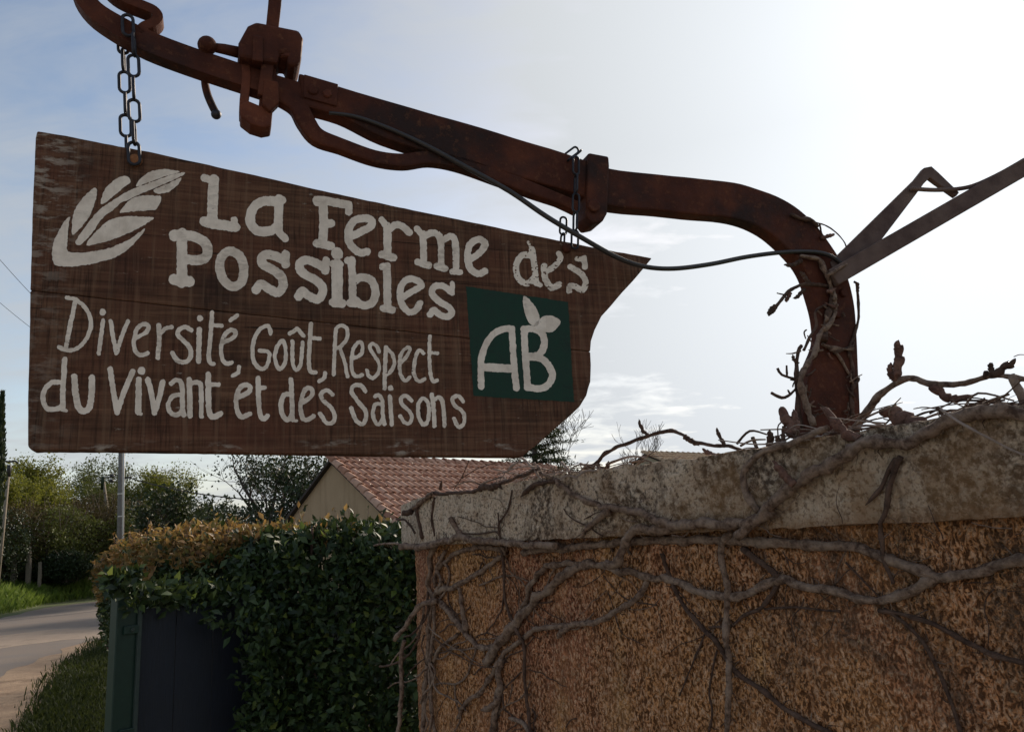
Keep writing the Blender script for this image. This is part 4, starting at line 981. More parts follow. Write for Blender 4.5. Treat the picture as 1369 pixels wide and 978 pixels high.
# --- twigs standing above the coping
stem('stem', 'T', '9', [(380, 500), (420, 470), (500, 420), (560, 360), (680, 310), (800, 265), (930, 240), (1020, 275), (1090, 312), (1240, 325), (1310, 345), (1400, 375)], 3.4, 3, 'vine_dark')
bud('T', '9', [(800, 268), (762, 225), (742, 168)], 3, .12, 'vine_dark')
bud('T', '9', [(1245, 325), (1205, 262), (1188, 222)], 3.2, .12, 'vine_dark')
bud('T', '9', [(1010, 272), (1050, 295), (1095, 322)], 4.2, .12, 'vine_dark')
bud('T', '9', [(1200, 385), (1150, 370), (1108, 338)], 4.2, .10, 'bud')
bud('T', '9', [(510, 470), (512, 440), (518, 420)], 3, .12, 'vine_dark'); bud('T', '9', [(560, 470), (568, 440), (572, 412)], 3.4, .12, 'vine_dark')
stem('stem', 'T', '4', [(180, 540), (200, 510), (230, 450), (320, 350), (400, 290), (500, 270), (600, 300), (700, 295), (800, 285), (900, 255), (1000, 260), (1140, 268)], 7, 4.2, 'vine', off=.08)
bud('T', '4', [(395, 290), (415, 180), (412, 100), (422, 62)], 7.5, .08); bud('T', '4', [(375, 275), (368, 225), (370, 182)], 5, .075)
bud('T', '4', [(600, 310), (680, 370), (740, 378), (815, 355)], 7, .078); bud('T', '4', [(880, 252), (960, 228), (1020, 185), (1045, 150)], 6.5, .08, 'vine_dark'); bud('T', '4', [(930, 245), (915, 205), (922, 182)], 4.5, .078, 'vine_dark')
stem('stem', 'T', '4', [(1030, 240), (1060, 310), (1100, 410), (1150, 470)], 6, 7, 'vine', off=.06)
bud('T', '4', [(560, 510), (430, 490), (370, 450), (310, 425)], 12, .04, 'bud'); bud('C', '4', [(190, 600), (130, 560), (60, 490), (-20, 420)], 8.5, .0, 'bud')
bud('T', '3', [(905, 190), (850, 100), (805, 5)], 8.5, .05); bud('T', '3', [(915, 150), (900, 90), (890, 30)], 6, .06)
bud('T', '3', [(745, 265), (748, 200), (752, 140)], 6, .09, 'vine_dark'); bud('T', '3', [(805, 240), (800, 200), (805, 180)], 4.5, .09, 'vine_dark'); bud('T', '3', [(830, 220), (835, 150), (850, 120)], 3.5, .09, 'vine_dark')
stem('twig', 'T', '3', [(685, 285), (665, 235), (650, 195)], 3.2, 3.2, 'vine_dark'); stem('twig', 'T', '3', [(800, 200), (800, 130), (830, 100)], 1.4, 1.2, 'vine_dark')
bud('T', '4', [(640, 470), (640, 440), (610, 425)], 4, .05, 'vine_dark')
stem('twig', 'T', '4', [(490, 480), (560, 450), (620, 440)], 1.8, 1.6, 'vine_dark', off=.05); stem('twig', 'T', '4', [(720, 455), (800, 430), (860, 418), (886, 395), (878, 373)], 1.6, 1.6, 'vine_dark', off=.05)
stem('twig', 'T', '4', [(1010, 440), (970, 395), (937, 355)], .9, .8, 'vine_dark', off=.06); stem('twig', 'T', '4', [(960, 490), (1040, 430), (1100, 395)], 2, 1.8, 'vine_dark', off=.02)
stem('twig', 'T', '4', [(1040, 150), (1070, 138), (1110, 140)], .8, .7, 'vine_pale', off=.08)
stem('stem', 'T', '4', [(560, 520), (470, 540), (430, 590)], 7, 6, 'vine', off=.02)
bud('C', '4', [(960, 470), (880, 450), (820, 450)], 10, -.01, 'bud')
# --- climbing the plough leg
KN = .5
stem('stem', 'B', 'p', [(250, 890), (235, 840), (205, 740), (205, 700), (240, 640), (280, 540), (330, 460), (335, 410), (320, 350), (290, 290), (270, 245), (200, 235)], 5.5, 3.2, 'vine', off=-.026, knots=KN)
stem('stem', 'B', 'p', [(285, 560), (300, 500), (310, 440), (325, 380)], 6, 5.5, 'vine_dark', off=-.022, knots=.7)
stem('stem', 'B', 'p', [(310, 352), (220, 345), (150, 378), (90, 452)], 3.4, 2.8, 'vine_dark'); bud('B', 'p', [(105, 430), (90, 450), (82, 465)], 4.2, -.02, 'vine_dark')
bud('B', 'p', [(238, 342), (215, 318), (200, 295)], 3.4, -.02, 'vine_dark'); bud('B', 'p', [(215, 365), (195, 385), (172, 400)], 3.2, -.02, 'vine_dark'); bud('B', 'p', [(160, 380), (150, 400), (152, 415)], 3.2, -.02, 'bud')
stem('twig', 'B', 'p', [(140, 385), (112, 378)], 1.5, 1.2, 'vine_dark'); bud('B', 'p', [(205, 255), (175, 270), (140, 272)], 3.6, -.02, 'vine_dark')
stem('twig', 'B', 'p', [(408, 335), (418, 345), (425, 450), (410, 540), (390, 590), (405, 680), (395, 790), (400, 860)], 2.2, 3, 'vine_dark', off=-.02)
bud('B', 'p', [(398, 750), (415, 725), (430, 700)], 3.2, -.02, 'vine_dark'); bud('B', 'p', [(420, 372), (421, 352), (424, 338)], 2.4, -.02, 'vine_dark'); bud('B', 'p', [(402, 850), (400, 815), (405, 785)], 3.4, -.02, 'vine_dark')
stem('twig', 'B', 'p', [(285, 572), (340, 612), (390, 690)], 2.6, 2.4, 'vine'); 
for k in range(5): stem('twig', 'B', 'p', [(300 + 8 * k, 582 + 7 * k), (350, 590 + 3 * k), (405, 600 - 5 * k)], 2, 1.6, random.choice(['vine_dark', 'vine']), off=-.024)
stem('stem', 'B', 'p', [(200, 900), (195, 800), (188, 690), (195, 600), (205, 580)], 4, 3, 'vine_dark', off=-.012); bud('B', 'p', [(190, 650), (175, 635), (172, 615)], 3, -.012, 'vine_dark')
stem('twig', 'B', 'p', [(195, 712), (150, 700), (125, 690), (113, 668)], 3, 2, 'vine_dark', off=-.015); stem('twig', 'B', 'p', [(150, 702), (148, 658)], 1.8, 1.4, 'vine_dark', off=-.015)
stem('twig', 'B', 'p', [(192, 738), (160, 770), (130, 780), (90, 762)], 2.2, 3, 'vine_dark', off=-.015); stem('twig', 'B', 'p', [(160, 765), (152, 750)], 1.8, 1.4, 'vine_dark', off=-.015)
stem('twig', 'B', 'p', [(215, 600), (235, 555), (262, 505), (258, 450), (300, 425)], 2.6, 2.2, 'vine_dark', off=-.02); stem('twig', 'B', 'p', [(222, 555), (216, 530), (225, 520)], 1.4, 1.2, 'vine_dark', off=-.02)
stem('stem', 'B', 'p', [(165, 78), (205, 92), (245, 100), (270, 125)], 2.4, 3.4, 'vine_dark', off=-.022, knots=.6); stem('twig', 'B', 'p', [(262, 108), (300, 120), (340, 148), (370, 180), (385, 215), (430, 258)], 1.3, 1, 'vine_dark', off=-.025)
bud('B', 'p', [(280, 165), (310, 160), (335, 155)], 3.2, -.02, 'bud'); stem('twig', 'B', 'p', [(275, 110), (285, 150), (295, 160)], 1.4, 1, 'vine_dark', off=-.02)
stem('twig', 'B', 'p', [(310, 310), (350, 285), (400, 265), (440, 258)], 3.4, 1.6, 'vine', off=-.045, knots=.6)
for _ in range(34):
    x_, y_ = random.choice([(random.uniform(185, 230), random.uniform(560, 890)), (random.uniform(385, 410), random.uniform(560, 890)), (random.uniform(260, 345), random.uniform(380, 620)), (random.uniform(180, 400), random.uniform(800, 900))])
    a_ = random.uniform(0, math.tau); l_ = random.uniform(18, 60)
    stem('twig', 'B', 'p', [(x_, y_), (x_ + math.cos(a_) * l_ * .5 + random.gauss(0, 6), y_ + math.sin(a_) * l_ * .5), (x_ + math.cos(a_) * l_, y_ + math.sin(a_) * l_ - 8)], random.uniform(1, 2.2), random.uniform(.8, 1.4), random.choice(['vine_dark', 'vine_dark', 'vine', 'bud']), off=-.024, seg=7)
for cp in [(330, 395), (318, 430), (300, 480), (288, 520), (345, 430), (322, 372), (372, 470)]:
    bud('B', 'p', [cp, (cp[0] + random.uniform(-16, 16), cp[1] + random.uniform(-10, 10)), (cp[0] + random.uniform(-26, 26), cp[1] - random.uniform(8, 24))], random.uniform(2.2, 3.6), -.03, random.choice(['vine', 'vine_dark', 'bud']))
# --- tangle of dry twigs lying on top of the coping
def on_top(u, dep, z=.006):
    p = Vector((c0.x, c0.y, 0)) + tor * u - wn * dep; return Vector((p.x, p.y, ZCT + z))
def utop(px): q = CP(px, 650); return (q - Vector((c0.x, c0.y, 0))).dot(tor)
for _ in range(130):
    u = utop(random.choice([random.uniform(640, 800), random.uniform(980, 1369)])) + random.gauss(0, .03); dep = random.uniform(.0, .14); a = random.gauss(0, .5); ln = random.uniform(.04, .16)
    p0 = on_top(u, dep, random.uniform(.002, .016)); d = (tor * math.cos(a) - wn * math.sin(a)) * (1 if random.random() < .5 else -1)
    p1 = p0 + d * ln * .5 + Vector((0, 0, random.uniform(0, .018))); p2 = p0 + d * ln + Vector((random.gauss(0, .01), 0, random.uniform(-.004, .026)))
    r = random.uniform(.0009, .0030); pp = smooth_path([p0, p1, p2], 4)
    v, f = tube(pp, [r * (1 - .5 * i / len(pp)) for i in range(len(pp))], 6); mesh('twig', v, f, MT[random.choice(['vine_dark', 'vine', 'vine', 'vine_pale'])], vine)
for pts_ in ([(0, 160), (40, 110), (80, 90)], [(50, 35), (110, 70), (170, 130)], [(110, 220), (170, 150), (190, 100)], [(215, 120), (225, 190)], [(380, 100), (430, 150), (440, 190)], [(340, 230), (430, 195), (500, 215)], [(500, 205), (560, 160), (640, 155)], [(180, 130), (230, 210), (300, 240)]):
    stem('twig', 'T', '2', pts_, 2.4, 2, 'vine_pale', off=.0)
stem('twig', 'C', '1', [(585, 180), (640, 90), (680, 0), (690, -30)], 1.0, .8, 'vine_dark', off=-.06); stem('twig', 'C', '1', [(480, 185), (490, 150), (497, 118)], 3, 2.4, 'vine_dark', off=-.03, tip=True)
stem('twig', 'C', '1', [(640, 100), (760, 30), (900, -15)], .9, .7, 'vine_dark', off=-.06)

# ================================================================== fence: post, dark screen
fc = at(168, 800, 3.25); fdir = (at(345, 800, 3.72) - fc); fdir.z = 0; fdir.normalize(); fnn = Vector((fdir.y, -fdir.x, 0)); fnn = fnn if fnn.y < 0 else -fnn
ZF = at(168, 782, 3.25).z
fb = Vector((fc.x, fc.y, 0))
MT['screen'] = None
def screen_mat():
    m, t, b = pmat('dark_woven_screen'); v = objco(t)
    w = t.noise(t.mapped(v, (220, 1, 12)), 1.0, 3, .6); n = t.noise(v, 6, 4, .6)
    col = t.mix(t.rng(w, .35, .65), (.005, .008, .016, 1), (.009, .013, .026, 1)); col = t.mix(t.math('MULTIPLY', t.rng(n, .45, .7), .5), col, (.012, .013, .018, 1))
    t.l.new(col, b.inputs['Base Color']); b.inputs['Roughness'].default_value = .6; bump(t, b, w, .5, .003); return m
MT['screen'] = screen_mat()
fe = empty('screen_fence', fb, fdir, 'dark navy screen panel on a green steel post, half covered by the hedge', 'fence')
def fpt(u, w, z): p = fb + fdir * u + fnn * w; return Vector((p.x, p.y, z))
prof = [(-.045, -.03), (.045, -.03), (.045, -.012), (.03, -.012), (.03, .012), (.045, .012), (.045, .03), (-.045, .03)]
V = [fpt(u, w, 0) for u, w in prof] + [fpt(u, w, ZF) for u, w in prof]; m_ = len(prof)
mesh('post', V, [tuple(range(m_)), tuple(range(m_, 2 * m_))] + [(i, (i + 1) % m_, (i + 1) % m_ + m_, i + m_) for i in range(m_)], MT['steelgreen'], fe, False, bevel=.004)
v, f = box(fpt(0, 0, ZF + .006), fdir * .05, fnn * .034, Vector((0, 0, .006))); mesh('post_cap', v, f, MT['steelgreen'], fe, False, bevel=.003)
ZP = at(260, 806, 3.5).z
MT['trim'] = speckle('pale_green_edge', (.03, .045, .04), (.05, .065, .058), 30, .5)  # paler grey-green for the post's edge strip and bolts
v, f = box(fpt(.043, .036, ZF / 2), fdir * .008, fnn * .007, Vector((0, 0, ZF / 2 - .01))); mesh('edge_strip', v, f, MT['trim'], fe, False, bevel=.002)
for zz_ in (ZF - .17, ZF - .55, .3):
    v, f = box(fpt(.012, .036, zz_), fdir * .03, fnn * .007, Vector((0, 0, .016))); mesh('clamp', v, f, MT['steelgreen'], fe, False, bevel=.003)
    v, f = lathe(fpt(.012, .042, zz_), fnn, [(0, .008), (.006, .008), (.008, .005)], 6); mesh('bolt', v, f, MT['trim'], fe, False)
nb = 9; W_ = 1.5
for k in range(nb):
    u0 = .047 + W_ * k / nb; u1 = .047 + W_ * (k + 1) / nb - .003
    v, f = box(fpt((u0 + u1) / 2, .002 * (k % 2), ZP / 2 + .02), fdir * ((u1 - u0) / 2), fnn * .006, Vector((0, 0, ZP / 2 - .02))); mesh('panel_strip', v, f, MT['screen'], fe, False, bevel=.001)
for zz_ in (ZP - .06, ZP - .62, .25):
    v, f = box(fpt(.05 + W_ / 2, -.018, zz_), fdir * (W_ / 2), fnn * .008, Vector((0, 0, .018))); mesh('rail', v, f, MT['steelgreen'], fe, False, bevel=.002)

# ================================================================== hedge
MT['leaf'] = leaf_mat('hedge_leaf', [(.011, .021, .008), (.020, .038, .012), (.032, .056, .017), (.055, .085, .024)], .5, .12, .3)
MT['leaf_y'] = leaf_mat('young_hedge_leaf', [(.075, .12, .02), (.12, .16, .03), (.17, .19, .05)], .45, .35, .35)
MT['leaf_o'] = leaf_mat('orange_new_leaf', [(.16, .075, .024), (.25, .125, .040), (.36, .205, .08), (.17, .125, .036)], .5, .4, .3)
MT['leaf_d'] = leaf_mat('dry_spring_leaf', [(.13, .085, .03), (.10, .095, .028), (.18, .115, .045)], .5, .3, .3)
hp = [(690, 3.95, 1.60), (570, 3.95, 1.62), (480, 4.02, 1.645), (400, 4.15, 1.66), (330, 4.38, 1.665), (290, 4.75, 1.67), (252, 5.3, 1.67), (225, 5.9, 1.66), (207, 6.7, 1.63), (199, 8.6, 1.63), (193, 11.5, 1.6)]
hpath = smooth_path([Vector((at(x, 740, d).x, d, h)) for x, d, h in hp], 10)
hg = empty('clipped_hedge', (hpath[30].x, hpath[30].y, 0), None, 'dark evergreen hedge with orange young shoots along its top, behind the screen panel', 'hedge')
HW = .42
def hedge_pts(n, surf=.75):
    out = []; nor = []; ts = []
    while len(out) < n:
        t = random.random() * (len(hpath) - 1.001); i = int(t); p = hpath[i].lerp(hpath[i + 1], t - i); d = hpath[i + 1] - hpath[i]; d.z = 0; d.normalize(); q = Vector((-d.y, d.x, 0))
        if q.y > 0: q = -q                      # towards the camera
        r = 1 - abs(random.gauss(0, .16)) if random.random() < surf else math.sqrt(random.random())
        a = random.uniform(-.35, math.pi * .8)  # 0 = front, pi/2 = top
        if random.random() < .5: # flat front
            z = random.uniform(.35, p.z - .12); w = HW * r; nv = q.copy()
        else:
            cx = math.copysign(abs(math.cos(a)) ** .6, math.cos(a)); sx = abs(math.sin(a)) ** .6
            w = HW * r * cx; z = p.z - .32 + .32 * r * sx if math.sin(a) > 0 else p.z - .32 - .5 * random.random(); nv = q * cx + Vector((0, 0, sx))
        tp_ = min(1.0, .35 + .65 * max(0, z - .35) / 1.0); w -= (HW - HW * tp_) * (1 if t > len(hpath) * .5 else 0)
        pos = Vector((p.x, p.y, 0)) + q * w
        lump = noise.noise(Vector((pos.x * 2.6, pos.y * 2.6, z * 2.6))) * .085 + noise.noise(Vector((pos.x * 7, pos.y * 7, z * 7))) * .04
        if noise.noise(Vector((pos.x * 5, pos.y * 5, z * 5))) < -.34 and random.random() < .8: continue
        pos += nv.normalized() * lump; out.append((pos.x, pos.y, z + lump * .5)); nor.append(tuple(nv.normalized())); ts.append(t / (len(hpath) - 1))
    return np.array(out), np.array(nor), np.array(ts)
def leafmesh(name, P, N, size, mat, parent, spread=.9, kind='stuff', **kw):
    n = len(P); ax = N * .5 + rdirs(n) * spread + np.array([0, 0, .15]); nn = N + rdirs(n) * .8
    v, f = leaves(P, ax, nn, size * (.5 + 1.0 * rng.random(n)), **kw); return mesh(name, v, f, mat, parent, False, kind=kind)
P, N, T = hedge_pts(72000)
top = np.interp(T, np.linspace(0, 1, len(hpath)), [p.z for p in hpath])
zrel = top - P[:, 2]
nz = np.array([noise.noise(Vector(p) * 3.0) for p in P])
lim = np.interp(T, [0, .22, .30, .44, .64, .82, 1], [-.12, -.05, .05, .17, .30, .5, .5]) + nz * .12
isO = (zrel < lim) & (rng.random(len(P)) < .9)
isY = (~isO) & (rng.random(len(P)) < .05)
leafmesh('foliage', P[~isO & ~isY], N[~isO & ~isY], .042, MT['leaf'], hg, ratio=.5)
leafmesh('young_foliage', P[isY], N[isY], .04, MT['leaf_y'], hg, ratio=.5)
leafmesh('orange_foliage', P[isO], N[isO], .038, MT['leaf_o'], hg, ratio=.46)
sel = np.nonzero(isO)[0]; dsel = sel[rng.random(len(sel)) < .35]
leafmesh('dry_foliage', P[dsel] + rng.normal(0, .02, (len(dsel), 3)), N[dsel], .036, MT['leaf_d'], hg, ratio=.46)
# shoots standing out of the top
tw = []; SP, SN = [], []
for _ in range(420):
    t = random.random() ** .8 * (len(hpath) - 1.01); i = int(t); p = hpath[i]; d = hpath[i + 1] - hpath[i]; q = Vector((-d.y, d.x, 0)).normalized(); w = random.uniform(-HW, HW) * .8
    b = Vector((p.x, p.y, p.z - .12)) + q * w; h = (random.uniform(.12, .20) + (.10 * random.random() if random.random() < .2 else 0)) * (.75 + .35 * t / len(hpath)); e = b + Vector((random.gauss(0, .04), random.gauss(0, .04), h))
    tw.append(tube([b, b.lerp(e, .5) + Vector((random.gauss(0, .008), 0, 0)), e], [.0025, .002, .001], 4))
    for k in range(7):
        s = .35 + .65 * k / 6; SP.append(tuple(b.lerp(e, s))); SN.append(tuple(rdirs(1, .6)[0])); 
SP = np.array(SP); SN = np.array(SN); tt = rng.random(len(SP))
xs_ = np.array([proj(p)[0] for p in SP]); isS = rng.random(len(SP)) < np.interp(xs_, [120, 330, 430, 560], [1, .85, .35, .12])
leafmesh('shoot_foliage', SP[isS], SN[isS], .036, MT['leaf_o'], hg, ratio=.46); leafmesh('foliage', SP[~isS], SN[~isS], .036, MT['leaf'], hg, ratio=.46)
# twigs and stems inside
for _ in range(240):
    t = random.random() * (len(hpath) - 1.01); i = int(t); p = hpath[i]; d = hpath[i + 1] - hpath[i]; q = Vector((-d.y, d.x, 0)).normalized()
    b = Vector((p.x, p.y, 0)) + q * random.uniform(-.15, .15); e = Vector((p.x, p.y, random.uniform(.9, p.z))) + q * random.uniform(-.4, .4) + d.normalized() * random.gauss(0, .2)
    tw.append(tube(smooth_path([b, b.lerp(e, .5) + Vector((random.gauss(0, .04), random.gauss(0, .04), .1)), e], 3), .006, 5))
v, f = join(tw); mesh('branches', v, f, MT['vine_dark'], hg, kind='stuff')
# sprays of leaves hanging in front of the screen panel
SP, SN = [], []
def spray(cx, cy, D, n, sx, sy, sd=.06):
    for _ in range(int(n * 1.7)):
        x, y = random.gauss(cx, sx), random.gauss(cy, sy); SP.append(tuple(at(x, y, D + random.gauss(0, sd)))); SN.append((random.gauss(0, .3), -1, .2))
for x in range(180, 345, 7): spray(x, 797 + 5 * math.sin(x * .11), 3.28 + (x - 180) * .0026, 26, 6, 9)

for x in range(146, 190, 5): spray(x, 776 + random.uniform(-3, 4), 3.14, 24, 5, 7, .04)
spray(290, 828, 3.45, 16, 8, 4); spray(320, 835, 3.5, 26, 9, 9); spray(335, 815, 3.5, 40, 10, 10)
for y in range(820, 1010, 7): spray(352 + 7 * math.sin(y * .07) , y, 3.55, 26, 13, 6)
for y in range(800, 1010, 9):
    for x in range(368, 560, 14): spray(x, y, 3.62, 5, 7, 5, .05)
SP = np.array(SP); SN = np.array(SN)
leafmesh('foliage', SP, SN, .038, MT['leaf'], hg, ratio=.5)
sy_ = np.nonzero(rng.random(len(SP)) < .04)[0]; leafmesh('young_foliage', SP[sy_] + np.array([0, -.02, 0]), SN[sy_], .038, MT['leaf_y'], hg, ratio=.5)
# the largest-looking single leaves
proto = None
cand = [i for i in range(len(P)) if isO[i] and P[i][1] < 5.2 and N[i][1] < -.2][:130] + [i for i in range(len(P)) if not isO[i] and P[i][1] < 3.75 and N[i][1] < -.5][:150]
lm = {}
for i in cand:
    key = 'leaf_o' if isO[i] else ('leaf_y' if i % 7 == 0 else 'leaf')
    if key not in lm:
        v, f = leaves([[0, 0, 0]], [[1, 0, 0]], [[0, 0, 1]], [.047], .5); me = bpy.data.meshes.new('leaf'); me.from_pydata(v.tolist(), [], f.tolist()); me.materials.append(MT[key]); lm[key] = me
    o = bpy.data.objects.new('leaf', lm[key]); C.objects.link(o); o.parent = hg; ax = Vector(N[i]) * .4 + Vector(rdirs(1)[0]) * .9
    o.location = mw(hg).inverted() @ (Vector(P[i]) + Vector(N[i]) * .03); o.rotation_euler = ax.to_track_quat('X', 'Z').to_euler()

# ================================================================== houses
def plaster(name, c):
    m, t, b = pmat(name); v = objco(t)
    n = t.noise(v, 1.6, 5, .6); s = t.noise(t.mapped(v, (3, 3, .4)), 1.4, 4, .6); f = t.noise(v, 25, 4, .6)
    col = t.mix(t.math('MULTIPLY', t.rng(n, .4, .7), .35), (*c, 1), (c[0] * .7, c[1] * .66, c[2] * .58, 1)); col = t.mix(t.math('MULTIPLY', t.rng(s, .52, .68), .4), col, (c[0] * .5, c[1] * .45, c[2] * .38, 1))
    t.l.new(col, b.inputs['Base Color']); b.inputs['Roughness'].default_value = .92; bump(t, b, f, .4, .01); return m
def tile_mat(name, cols):
    m, t, b = pmat(name); oi = t.new('ShaderNodeObjectInfo'); g = t.new('ShaderNodeNewGeometry'); v = objco(t)
    r = t.math('FRACT', t.math('ADD', oi.outputs['Random'], g.outputs['Random Per Island']), 0.)
    col = t.ramp(r, [(i / (len(cols) - 1), c) for i, c in enumerate(cols)]); n = t.noise(v, 9, 5, .65)
    col = t.mix(t.math('MULTIPLY', t.rng(n, .45, .7), .5), col, (.14, .075, .05, 1))
    t.l.new(col, b.inputs['Base Color']); b.inputs['Roughness'].default_value = .85; bump(t, b, n, .4, .01); return m
MT['tile'] = tile_mat('terracotta_tile', [(.38, .185, .12), (.50, .275, .19), (.62, .385, .285), (.34, .155, .098)])
MT['tile_pale'] = tile_mat('pale_clay_tile', [(.46, .31, .19), (.54, .38, .24), (.60, .43, .28)])
MT['plaster'] = plaster('beige_render', (.42, .295, .18)); MT['plaster2'] = plaster('cream_render', (.45, .40, .29)); MT['deck_shade'] = speckle('shade_dark_deck', (.03, .024, .02), (.06, .045, .04), 8)
def tile_mesh(w, l, mat):
    """half-round roof tile: tapered barrel, thickness shown at the lower lip"""
    V, Fc = [], []; n = 7
    for (y, r, dz) in ((0, w * .43, .035), (l, w * .34, .0)):
        for th in (0, .012):
            for k in range(n):
                a = math.pi * k / (n - 1); V.append((-math.cos(a) * (r - th), y, math.sin(a) * (r - th) * 1.0 + dz))
    q = lambda a, b: [(a * n + k, a * n + k + 1, b * n + k + 1, b * n + k) for k in range(n - 1)]
    Fc = q(0, 2) + q(1, 0) + q(3, 1)
    me = bpy.data.meshes.new('tile'); me.from_pydata(V, [], Fc); me.materials.append(mat)
    me.polygons.foreach_set('use_smooth', np.ones(len(me.polygons), dtype=bool)); return me
def house(label, G, az, slope, length, front_w, back_w, wallmat, tmat, individual):
    """G = gable apex; ridge runs in azimuth az; the visible slope falls to the right of the gable"""
    rd = Vector((math.sin(az), math.cos(az), 0)); fd = Vector((math.cos(az), -math.sin(az), 0)); zup = Vector((0, 0, 1))
    h = empty('house', (G.x, G.y, 0), rd, label, 'house'); H = mw(h)
    eF = G + fd * front_w - zup * slope * front_w; eB = G - fd * back_w - zup * slope * back_w
    over = .12
    def gbl(o_): return [Vector((eF.x, eF.y, 0)) + rd * o_, eF + rd * o_, G + rd * o_ , eB + rd * o_, Vector((eB.x, eB.y, 0)) + rd * o_]
    a, b = gbl(over), gbl(length - over); dz = Vector((0, 0, -.09))
    for L in (a, b):
        for k in (1, 2, 3): L[k] = L[k] + dz
    V = a + b; Fc = [(0, 1, 2, 3, 4), (9, 8, 7, 6, 5), (0, 5, 6, 1), (3, 8, 9, 4), (1, 6, 7, 2), (2, 7, 8, 3)]
    mesh('wall', V, Fc, wallmat, h, False)
    # roof deck both sides, its dark brown painting the shade between tiles
    sd = (eF - G).normalized(); sb = (eB - G).normalized(); nF = rd.cross(sd); nF = nF if nF.z > 0 else -nF; nB = rd.cross(sb); nB = nB if nB.z > 0 else -nB
    lf = (eF - G).length + .35; lb = (eB - G).length + .35
    parts = []
    for s_, l_, n_ in ((sd, lf, nF), (sb, lb, nB)):
        c = G + rd * length / 2 + s_ * l_ / 2 - n_ * .045; parts.append(box(c, rd * length / 2, s_ * l_ / 2, n_ * .03))
    roof = mesh('roof', *join(parts), MT['deck_shade'], h, False)
    TW, TL = .205, .275; me = tile_mesh(TW, TL + .08, tmat)
    cols = int(length / TW); rws = int(lf / TL); inv = H.inverted()
    items = []
    for i in range(cols):
        for j in range(rws):
            p = G + rd * ((i + .5) * TW) + sd * ((j + 1) * TL) + nF * (-.018)
            x, y = proj(p); vis = -30 < x < 1400 and y < 700 and y < (690 - (x - 560) * .16 if x > 545 else 700); items.append((not vis, y, p))
    items.sort(key=lambda t: (t[0], t[1]))
    rot = Matrix((rd, -sd, nF)).transposed()
    stuffV, stuffF = [], []; mv = [v.co.copy() for v in me.vertices]; mf = [list(pl_.vertices) for pl_ in me.polygons]
    k = 0
    for idx, (hid, y, p) in enumerate(items):
        jit = Matrix.Rotation(random.gauss(0, .02), 3, 'Z'); Rm = rot @ jit
        p = p + nF * random.uniform(-.004, .008)
        if individual and idx < 285 and not hid:
            o = bpy.data.objects.new('tile', me); C.objects.link(o); o.parent = roof; o.matrix_local = inv @ (Matrix.Translation(p) @ Rm.to_4x4())
        else:
            base = len(stuffV); stuffV += [p + Rm @ v for v in mv]; stuffF += [[q + base for q in f_] for f_ in mf]
    if stuffV: mesh('tiles', stuffV, stuffF, tmat, roof, True, kind='stuff')
    # ridge caps and verge tiles
    n_r = int(length / .36); rme = tile_mesh(.26, .40, tmat)
    for i in range(n_r):
        o = bpy.data.objects.new('ridge_tile', rme); C.objects.link(o); o.parent = roof; p = G + rd * (i * .36) + zup * (.0)
        side = rd.cross(zup); o.matrix_local = inv @ (Matrix.Translation(p) @ Matrix((side, rd, zup)).transposed().to_4x4())
    for j in range(int(lf / TL)):
        o = bpy.data.objects.new('verge_tile', rme); C.objects.link(o); o.parent = roof; p = G + sd * ((j + 1) * TL) + nF * .012 - rd * .02
        o.matrix_local = inv @ (Matrix.Translation(p) @ rot.to_4x4())
    return h
house('beige house with red clay tile roof rising behind the hedge', at(440, 612, 18.0), R(41), .70, 8.4, 4.6, 4.0, MT['plaster'], MT['tile'], True)
house('low house with pale tan roof just showing over the coping', at(861, 606, 34.0), R(52), .42, 9, 5, 5, MT['plaster2'], MT['tile_pale'], False)

